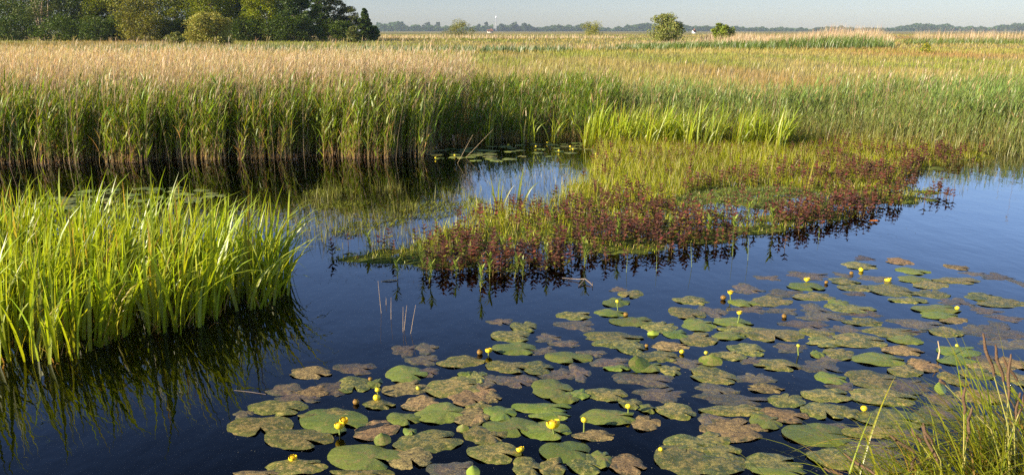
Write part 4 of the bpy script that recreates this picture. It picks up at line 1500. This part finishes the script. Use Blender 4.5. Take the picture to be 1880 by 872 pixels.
ORD = ['', 'second', 'third', 'fourth', 'fifth', 'sixth', 'seventh', 'eighth', 'ninth', 'tenth']
LOOKW = {'g': 'clean green lily pad', 'o': 'speckled olive lily pad', 't': 'tan brown lily pad', 'p': 'purple sunken lily pad'}
plist = []
for line in PADS.strip().replace('\n', '|').split('|'):
    z_, a, b, w, h, lk = line.split()
    ox, oy, s = ZO[int(z_)]
    plist.append((ox + float(a) / s, oy + float(b) / s, float(w) / s, float(h) / s, lk))
made = {}
plist.sort(key=lambda p: p[1])
for k, (u, v, w, h, lk) in enumerate(plist):
    p = G(u, v)
    zc = depth_of(p)
    w, h = (w * 1.14, h * 1.12) if lk in 'op' and u > 1200 else (w * 1.05, h * 1.04)
    lx = w / FPX * zc
    ang = math.atan2(CAM_H, p[1])
    ly = h / FPX * zc / math.sin(ang) * 0.97
    phi = rng.normal(-0.25, 0.65)
    V, Fq, (jx, jy) = pad_mesh(lx, ly, phi, lk, k + 5)
    zoff = {'g': 0.0045, 'o': 0.0035, 't': 0.0025, 'p': 0.0008}[lk] + 0.0016 * rng.random() + 0.000013 * k
    o = link_mesh('lily_pad', V, Fq, PADM[lk], None, None, True, (p[0] + jx, p[1] + jy, zoff))
    add_rho(o)
    best = min(FLOW, key=lambda f: (f[0] - u) ** 2 + ((f[3] - v) * 2.2) ** 2)
    du, dv = u - best[0], (v - best[3]) * 2.2
    dist = math.hypot(du, dv)
    a8 = math.degrees(math.atan2(-dv, du)) % 360
    if dist < w * 0.30:
        where = 'under'
    else:
        where = ['right of', 'behind right of', 'behind', 'behind left of', 'left of', 'before left of', 'before', 'before right of'][int(((a8 + 22.5) % 360) // 45)]
    made.setdefault((lk, where, best[5]), []).append((dist, o))
for (lk, where, lm), lst in made.items():
    lst.sort(key=lambda x: x[0])
    for i, (dd, o) in enumerate(lst):
        pre = (ORD[i] + ' ' if i else ('first ' if len(lst) > 1 else ''))
        tag(o, f'{LOOKW[lk]}, {pre}{where} {lm}', 'lily pad', 'lily pads on the pond')

# thin far pads in the inlet and behind the iris stand
def far_pads(P, n, label, seed, sz=(0.13, 0.26)):
    done = []
    tries = 0
    while len(done) < n and tries < 4000:
        tries += 1
        p = sample(P, 1)[0]
        if all(math.hypot(p[0] - a[0], (p[1] - a[1])) > 0.19 for a in done):
            done.append(p)
    for k, p in enumerate(done):
        lk = 'g' if rng.random() < 0.85 else 'o'
        lx = rng.uniform(*sz)
        V, Fq, j = pad_mesh(lx, lx * rng.uniform(0.75, 1.0), rng.normal(-0.3, 1.2), lk, seed + k)
        o = link_mesh('lily_pad', V, Fq, PADM[lk], None, None, True, (p[0], p[1], 0.004 + 0.003 * rng.random()))
        add_rho(o)
        tag(o, label, 'lily pad', label)


far_pads(poly([(785, 278), (870, 270), (1000, 262), (1085, 264), (1080, 285), (1000, 290), (930, 299), (850, 298), (790, 290)]), 46, 'thin far lily pad floating in the shaded inlet', 900)
far_pads(poly([(60, 372), (170, 350), (300, 343), (380, 350), (410, 362), (330, 376), (150, 388), (60, 392)]), 44, 'grey green lily pad glimpsed behind the tall iris stand', 1000, (0.15, 0.25))


# ------------------------------------------------------------------ lily flowers and buds
def sepal(R_, a0, half, p0, p1, bulge, nu=7, nv=7):
    V = []
    for j in range(nv):
        ph = p0 + (p1 - p0) * j / (nv - 1)
        k = math.sin(math.pi * min(1, 0.35 + 0.65 * j / (nv - 1))) if p1 < 2.4 else math.sin(math.pi * (0.35 + 0.6 * j / (nv - 1)))
        for i in range(nu):
            s = (i / (nu - 1) * 2 - 1)
            a = a0 + s * half * (0.55 + 0.45 * k)
            r = R_ * (1 + bulge - 0.05 * s * s)
            V.append((r * math.sin(ph) * math.cos(a), r * math.sin(ph) * math.sin(a), -R_ * 0.88 * math.cos(ph)))
    F = [(j * nu + i, j * nu + i + 1, (j + 1) * nu + i + 1, (j + 1) * nu + i) for j in range(nv - 1) for i in range(nu - 1)]
    return np.array(V), np.array(F)


def make_flower(u, v, wpx, v_foot, look, lm, extra=None):
    foot = G(u, v_foot)
    head = AT(u, v, foot[1])
    dd = depth_of(head)
    Rr = wpx / FPX * dd / 2
    hz = max(head[2], Rr * 0.55)
    nm = 'lily_flower' if look == 'open' else 'lily_bud'
    root = empty(nm, (foot[0], foot[1], 0))
    names = {'open': 'rounded yellow water lily flower', 'bud': 'yellow water lily bud', 'old': 'withered brown water lily bud', 'green': 'green water lily bud'}
    art = {'open': M_PETAL, 'bud': M_PETAL, 'old': M_PETAL_OLD, 'green': M_BUD_GREEN}[look]
    tag(root, lm, 'water lily')

    def one(cx, cz, Rq, tilt, a_off):
        Vs, Fs, n0 = [], [], 0
        for k in range(5):
            v_, f_ = sepal(Rq, a_off + k * 2 * math.pi / 5, 0.80, 0.15, 1.95 if look == 'open' else 2.85, 0.05 * (k % 3))
            Vs.append(v_)
            Fs.append(f_ + n0)
            n0 += len(v_)
        o = link_mesh('petals', np.concatenate(Vs), np.concatenate(Fs), art, None, root, True, (cx, 0, cz))
        o.rotation_euler = (tilt, tilt * 0.7, 0)
        if look == 'open':
            v_, f_ = tube([(0, 0, -0.6 * Rq), (0, 0, 0.05 * Rq), (0, 0, 0.22 * Rq), (0, 0, 0.30 * Rq), (0, 0, 0.26 * Rq)], [0.3 * Rq, 0.55 * Rq, 0.62 * Rq, 0.5 * Rq, 0.02 * Rq], 10)
            link_mesh('stigma', v_, f_, M_STIGMA, None, o)
        else:
            v_, f_ = tube([(0, 0, -0.8 * Rq), (0, 0, -0.5 * Rq), (0, 0, 0), (0, 0, 0.5 * Rq), (0, 0, 0.84 * Rq)], [0.3 * Rq, 0.75 * Rq, 0.93 * Rq, 0.75 * Rq, 0.2 * Rq], 10)
            link_mesh('bud_core', v_, f_, art, None, o)
    one(0, hz, Rr, rng.uniform(-0.35, 0.35), rng.random() * 6)
    if lm.startswith('double'):
        one(Rr * 0.95, hz + Rr * 0.9, Rr * 0.8, 0.3, 1.0)
    off = rng.uniform(-0.02, 0.02)
    v_, f_ = tube([(off, 0.01, -0.25), (off * 0.5, 0, -0.02), (0, 0, hz * 0.6), (0, 0, hz - Rr * 0.5)], [0.0045, 0.0045, 0.004, 0.004], 6)
    link_mesh('stalk', v_, f_, M_STALK, None, root)
    return root


for f in FLOW:
    make_flower(*f)
for i, (u, v) in enumerate([(795, 273), (800, 290), (788, 276), (835, 285), (1026, 277), (1052, 274), (1047, 269), (1097, 287), (1094, 283), (1030, 252), (933, 266), (1005, 262), (984, 269)]):
    r = make_flower(u, v, 3.8, v + 3, 'bud', 'tiny yellow water lily bud among the thin inlet pads')
    r['group'] = 'buds among the inlet pads'


# leaves that stand up out of the water
def standing_leaf(u, v, wpx, hpx_, look, label, tilt, turn, fold=0.25):
    p = G(u, v + hpx_ / 2)
    zc = depth_of(p)
    lx = wpx / FPX * zc
    lz = hpx_ / FPX * zc
    n1, n2 = 9, 13
    V = []
    for i in range(n1):
        s = i / (n1 - 1) * 2 - 1
        for j in range(n2):
            t = j / (n2 - 1)
            hw = 0.5 * math.sin(math.pi * min(1, 0.08 + 0.90 * t)) ** 0.6
            x = s * hw * lx
            y = fold * abs(s) * hw * lx + 0.15 * lx * math.sin(t * 2.6)
            z = t * lz * 1.15 * (1 - 0.12 * s * s) - 0.01
            V.append((x, y + math.tan(tilt) * t * lz, z))
    F = [(i * n2 + j, (i + 1) * n2 + j, (i + 1) * n2 + j + 1, i * n2 + j + 1) for i in range(n1 - 1) for j in range(n2 - 1)]
    o = link_mesh('lily_leaf', np.array(V), np.array(F), PADM['g'] if look == 'g' else M_LIME, None, None, True, tuple(p))
    o.rotation_euler = (0, 0, turn)
    return tag(o, label, 'lily leaf')


M_LIME = simple_mat('lime_leaf', (0.34, 0.42, 0.05), 0.35, 0.5, (0.26, 0.36, 0.05), 14)
standing_leaf(1737, 713, 30, 22, 'l', 'folded glossy pale green leaf standing up by the sedge tuft', 0.5, 0.5)
standing_leaf(872, 868, 26, 18, 'l', 'curled lime green leaf tip at the bottom edge', 0.7, 0.3)
standing_leaf(1201, 612, 22, 10, 'l', 'curled yellow green leaf edge beside the clean heart pad', 0.5, 0.1)
standing_leaf(707, 811, 32, 18, 'g', 'small tented green leaf behind the big speckled pads', 0.9, 0.4)
standing_leaf(849, 790, 24, 13, 'g', 'little tented green leaf between two olive pads', 0.9, 0.0)
standing_leaf(1190, 676, 44, 20, 'g', 'tented green leaf amid purple pads', 1.1, 0.4)
standing_leaf(1305, 668, 44, 14, 'g', 'crumpled green leaf raised beside the round green bud', 1.1, -0.2)


# ------------------------------------------------------------------ stalks, twig, drifting leaf
def stalk(u0, v0, u1, v1, label, mat=M_STRAW, r=0.003, group=None, name='bare_stalk', bend=0.0):
    b = G(u0, v0)
    t = AT(u1, v1, b[1] + 0.01)
    d = t - b
    v_, f_ = tube([(-d[0] * 0.3, 0, -0.12), (0, 0, 0), (d[0] * 0.5 + bend, 0, d[2] * 0.5), (d[0], d[1], d[2])], [r, r, r * 0.85, r * 0.5], 6)
    o = link_mesh(name, v_, f_, mat, None, None, True, tuple(b))
    return tag(o, label, 'stalk', group)


stalk(700, 575, 694, 515, 'slim bare stalk, outermost of the cluster in open water', r=0.0014)
stalk(718, 586, 718, 546, 'short straight bare stalk beside the outermost one', r=0.0014)
stalk(740, 609, 740, 563, 'straight pale stalk of a close pair in open water', r=0.0014)
stalk(742, 606, 747, 560, 'slightly tilted stalk of a close pair in open water', r=0.0014)
stalk(754, 612, 763, 560, 'strongly slanted bare stalk at the end of the cluster', r=0.0014)
stalk(709, 560, 709, 545, 'very short stub among the bare stalks', r=0.0014)
stalk(1722, 660, 1722, 626, 'pale crooked dry stub above the edge pad', r=0.005, bend=0.008)
stalk(1150, 500, 1152, 470, 'thin rush stalk below the front edge of the raft', M_STALK, 0.002)
stalk(1205, 498, 1206, 468, 'thin rush off the dense purple edge', M_STALK, 0.002)
stalk(1270, 490, 1268, 445, 'slender rush standing off the raft beyond the twig', M_STALK, 0.002)
stalk(1345, 470, 1346, 425, 'slender tall rush near the pale plant on the far edge', M_STALK, 0.002)
stalk(1373, 478, 1374, 436, 'dark thin rush standing in open blue water', M_STALK, 0.002)
stalk(1503, 440, 1504, 418, 'small lone rush in the water past the orange leaf', M_STALK, 0.002)
stalk(840, 300, 868, 248, 'broken pale reed slanting over the inlet pads', M_STRAW, 0.0025)
stalk(855, 290, 905, 238, 'long dead reed leaning across the dark inlet', M_STRAW, 0.0025)
stalk(1200, 252, 1194, 130, 'tall pale dead reed standing above the sunlit iris row', M_STRAW, 0.0025)
a, b, c = G(1062, 527), G(1074, 518), G(1088, 525)
a2 = G(1032, 511)
v1, f1 = tube([a - b, (0, 0, 0.02), ], [0.004, 0.005], 6)
v2, f2 = tube([a2 - b, (a2 - b) * 0.3 + np.array([0, 0, 0.01]), (0, 0, 0.022), (c - b) * 0.7 + np.array([0, 0, 0.01]), c - b, c - b + np.array([0.0, 0.0, 0.03])], [0.002, 0.004, 0.005, 0.005, 0.004, 0.002], 6)
o = link_mesh('floating_twig', np.concatenate([v1, v2]), np.concatenate([f1, f2 + len(v1)]), M_TWIG, None, None, True, tuple(b + np.array([0, 0, 0.004])))
tag(o, 'pale forked twig floating off the front of the raft', 'twig')
a, b = G(700, 517), G(729, 515)
v1, f1 = tube([a - b, (a - b) * 0.5 + np.array([0, 0, 0.008]), (0, 0, 0.004)], [0.003, 0.005, 0.004], 6)
tag(link_mesh('floating_twig', v1, f1, M_STRAW, None, None, True, tuple(b)), 'short straw piece floating below the mossy tip', 'twig')
a, b = G(430, 716), G(488, 724)
v1, f1 = tube([a - b, (a - b) * 0.5 + np.array([0, 0, 0.003]), (0, 0, 0.002)], [0.0012, 0.0016, 0.001], 6)
tag(link_mesh('floating_twig', v1, f1, M_TWIG, None, None, True, tuple(b)), 'thin grey stalk floating towards the outermost purple pad', 'twig')
p = G(1604, 408)
V = [(x * 0.045, y * 0.02, 0.004 + 0.014 * abs(y) ** 1.5 + 0.01 * x * x) for x in np.linspace(-1, 1, 9) for y in np.linspace(-1, 1, 5) * max(0.15, math.sqrt(max(0, 1 - x * x)))]
F = [(i * 5 + j, (i + 1) * 5 + j, (i + 1) * 5 + j + 1, i * 5 + j + 1) for i in range(8) for j in range(4)]
tag(link_mesh('dead_leaf', np.array(V), np.array(F), M_ORANGE, None, None, True, tuple(p)), 'curled orange dead leaf floating by the far raft edge', 'leaf')


# ------------------------------------------------------------------ sedge on the near bank
M_SPIKE = simple_mat('brown_spike', (0.10, 0.058, 0.032), 0.85, 0.2, (0.15, 0.095, 0.055), 150, 0.5)


def sedge(name, label, loc, n, h, spikes, wind=math.pi, lean=(0.1, 0.8), spread=0.10):
    root = empty(name, loc)
    tag(root, label, 'sedge')
    g = Geo()
    b = np.stack([rng.normal(0, spread, n), rng.normal(0, spread, n), np.full(n, -0.06)], 1)
    azm = rng.normal(wind, 1.0, n)
    H = U(h * 0.55, h * 1.2, n)
    c0, c1 = jit((0.25, 0.26, 0.04), n, 0.15), jit((0.36, 0.40, 0.055), n, 0.18)
    dry = (rng.random(n) < 0.13)[:, None]
    c1 = np.where(dry, jit((0.46, 0.31, 0.10), n, 0.15), c1)
    c0 = np.where(dry, jit((0.38, 0.26, 0.08), n, 0.15), c0)
    blades(g, b, H, azm, U(*lean, n), U(0.6, 2.0, n), U(0.005, 0.0105, n), azm + math.pi / 2 + rng.normal(0, 0.4, n), c0, c1, 9, 'grass', 0.3, 1.3)
    g.build('leaves', M_IRIS, root)
    for (dx, dy, dz, ln, mat_c) in spikes:
        top = np.array([dx, dy, dz])
        base = np.array([random.uniform(-0.05, 0.05), random.uniform(-0.05, 0.05), -0.05])
        mid = base * 0.45 + top * 0.55 + np.array([-dx * 0.15, 0, 0.05])
        dirv = top - mid
        dirv /= np.linalg.norm(dirv)
        v_, f_ = tube([base, base * 0.7 + mid * 0.3, mid, top], [0.003, 0.003, 0.0025, 0.002], 5)
        st = link_mesh('flower_stem', v_, f_, M_SEDGE_STEM, None, root)
        k = 9
        pts = [top + dirv * ln * i / (k - 1) + np.array([0.004 * math.sin(i), 0, 0]) for i in range(k)]
        rad = [0.0025 + 0.0032 * math.sin(math.pi * (0.15 + 0.8 * i / (k - 1))) * (1 + 0.25 * (i % 2)) for i in range(k)]
        v_, f_ = tube(pts, rad, 6)
        link_mesh('flower_spike', v_, f_, M_SPIKE, None, st)
    return root


M_SEDGE_STEM = simple_mat('sedge_stem', (0.36, 0.31, 0.08), 0.5, 0.35, (0.25, 0.26, 0.06), 20)


def spk(loc, pxs):
    """spikes given as pixels (base u,v -> tip u,v) around a tuft"""
    out = []
    for (u0, v0, u1, v1) in pxs:
        y = loc[1] + random.uniform(0.0, 0.12)
        a_, b_ = AT(u0, v0, y), AT(u1, v1, y)
        out.append((*(a_ - np.array(loc)), float(np.linalg.norm(b_ - a_)), 0))
    return out


l1 = AT(1850, 905, 2.72)
sedge('sedge_tuft', 'tall arching sedge tuft at the picture edge with high brown spikes', tuple(l1), 220, 0.58, spk(l1, [(1825, 690, 1796, 620), (1850, 740, 1836, 660), (1842, 700, 1812, 640), (1870, 760, 1852, 700), (1735, 706, 1722, 716), (1862, 790, 1845, 730)]), 2.7, (0.05, 0.7), 0.09)
l2 = AT(1745, 915, 2.66)
sedge('sedge_tuft', 'broad low sedge tuft between the other two with many brown spikes', tuple(l2), 230, 0.48, spk(l2, [(1712, 815, 1700, 778), (1722, 850, 1704, 790), (1680, 830, 1655, 790), (1690, 812, 1672, 792), (1770, 760, 1745, 720), (1775, 810, 1735, 770)]), 2.6, (0.1, 0.9), 0.12)
l3 = AT(1640, 935, 2.6)
sedge('sedge_tuft', 'thin outermost sedge tuft trailing over the pads', tuple(l3), 60, 0.44, spk(l3, [(1606, 870, 1596, 808), (1672, 865, 1668, 835), (1548, 872, 1545, 840)]), 2.8, (0.2, 1.0), 0.10)
l4 = AT(1930, 880, 2.8)
sedge('sedge_tuft', 'sedge tuft half cut off by the picture edge', tuple(l4), 220, 0.60, spk(l4, [(1868, 700, 1862, 650)]), 2.7, (0.05, 0.7), 0.10)

# ------------------------------------------------------------------ air
HAZE_D = 0.0001
m, t, out = new_mat('haze_air')
pv = N(t, 'VolumePrincipled')
pv.inputs['Color'].default_value = (0.72, 0.86, 1.0, 1)
pv.inputs['Density'].default_value = HAZE_D
pv.inputs['Anisotropy'].default_value = 0.0
L(t, pv.outputs[0], out.inputs['Volume'])
x, y0, y1, z0, z1 = 2400, -70, 2700, -2.2, 75
V = [(-x, y0, z0), (x, y0, z0), (x, y1, z0), (-x, y1, z0), (-x, y0, z1), (x, y0, z1), (x, y1, z1), (-x, y1, z1)]
F = [(3, 2, 1, 0), (4, 5, 6, 7), (0, 1, 5, 4), (1, 2, 6, 5), (2, 3, 7, 6), (3, 0, 4, 7)]
kind(link_mesh('haze', V, F, m, None, None, False), 'stuff', 'thin morning haze over the meadow')
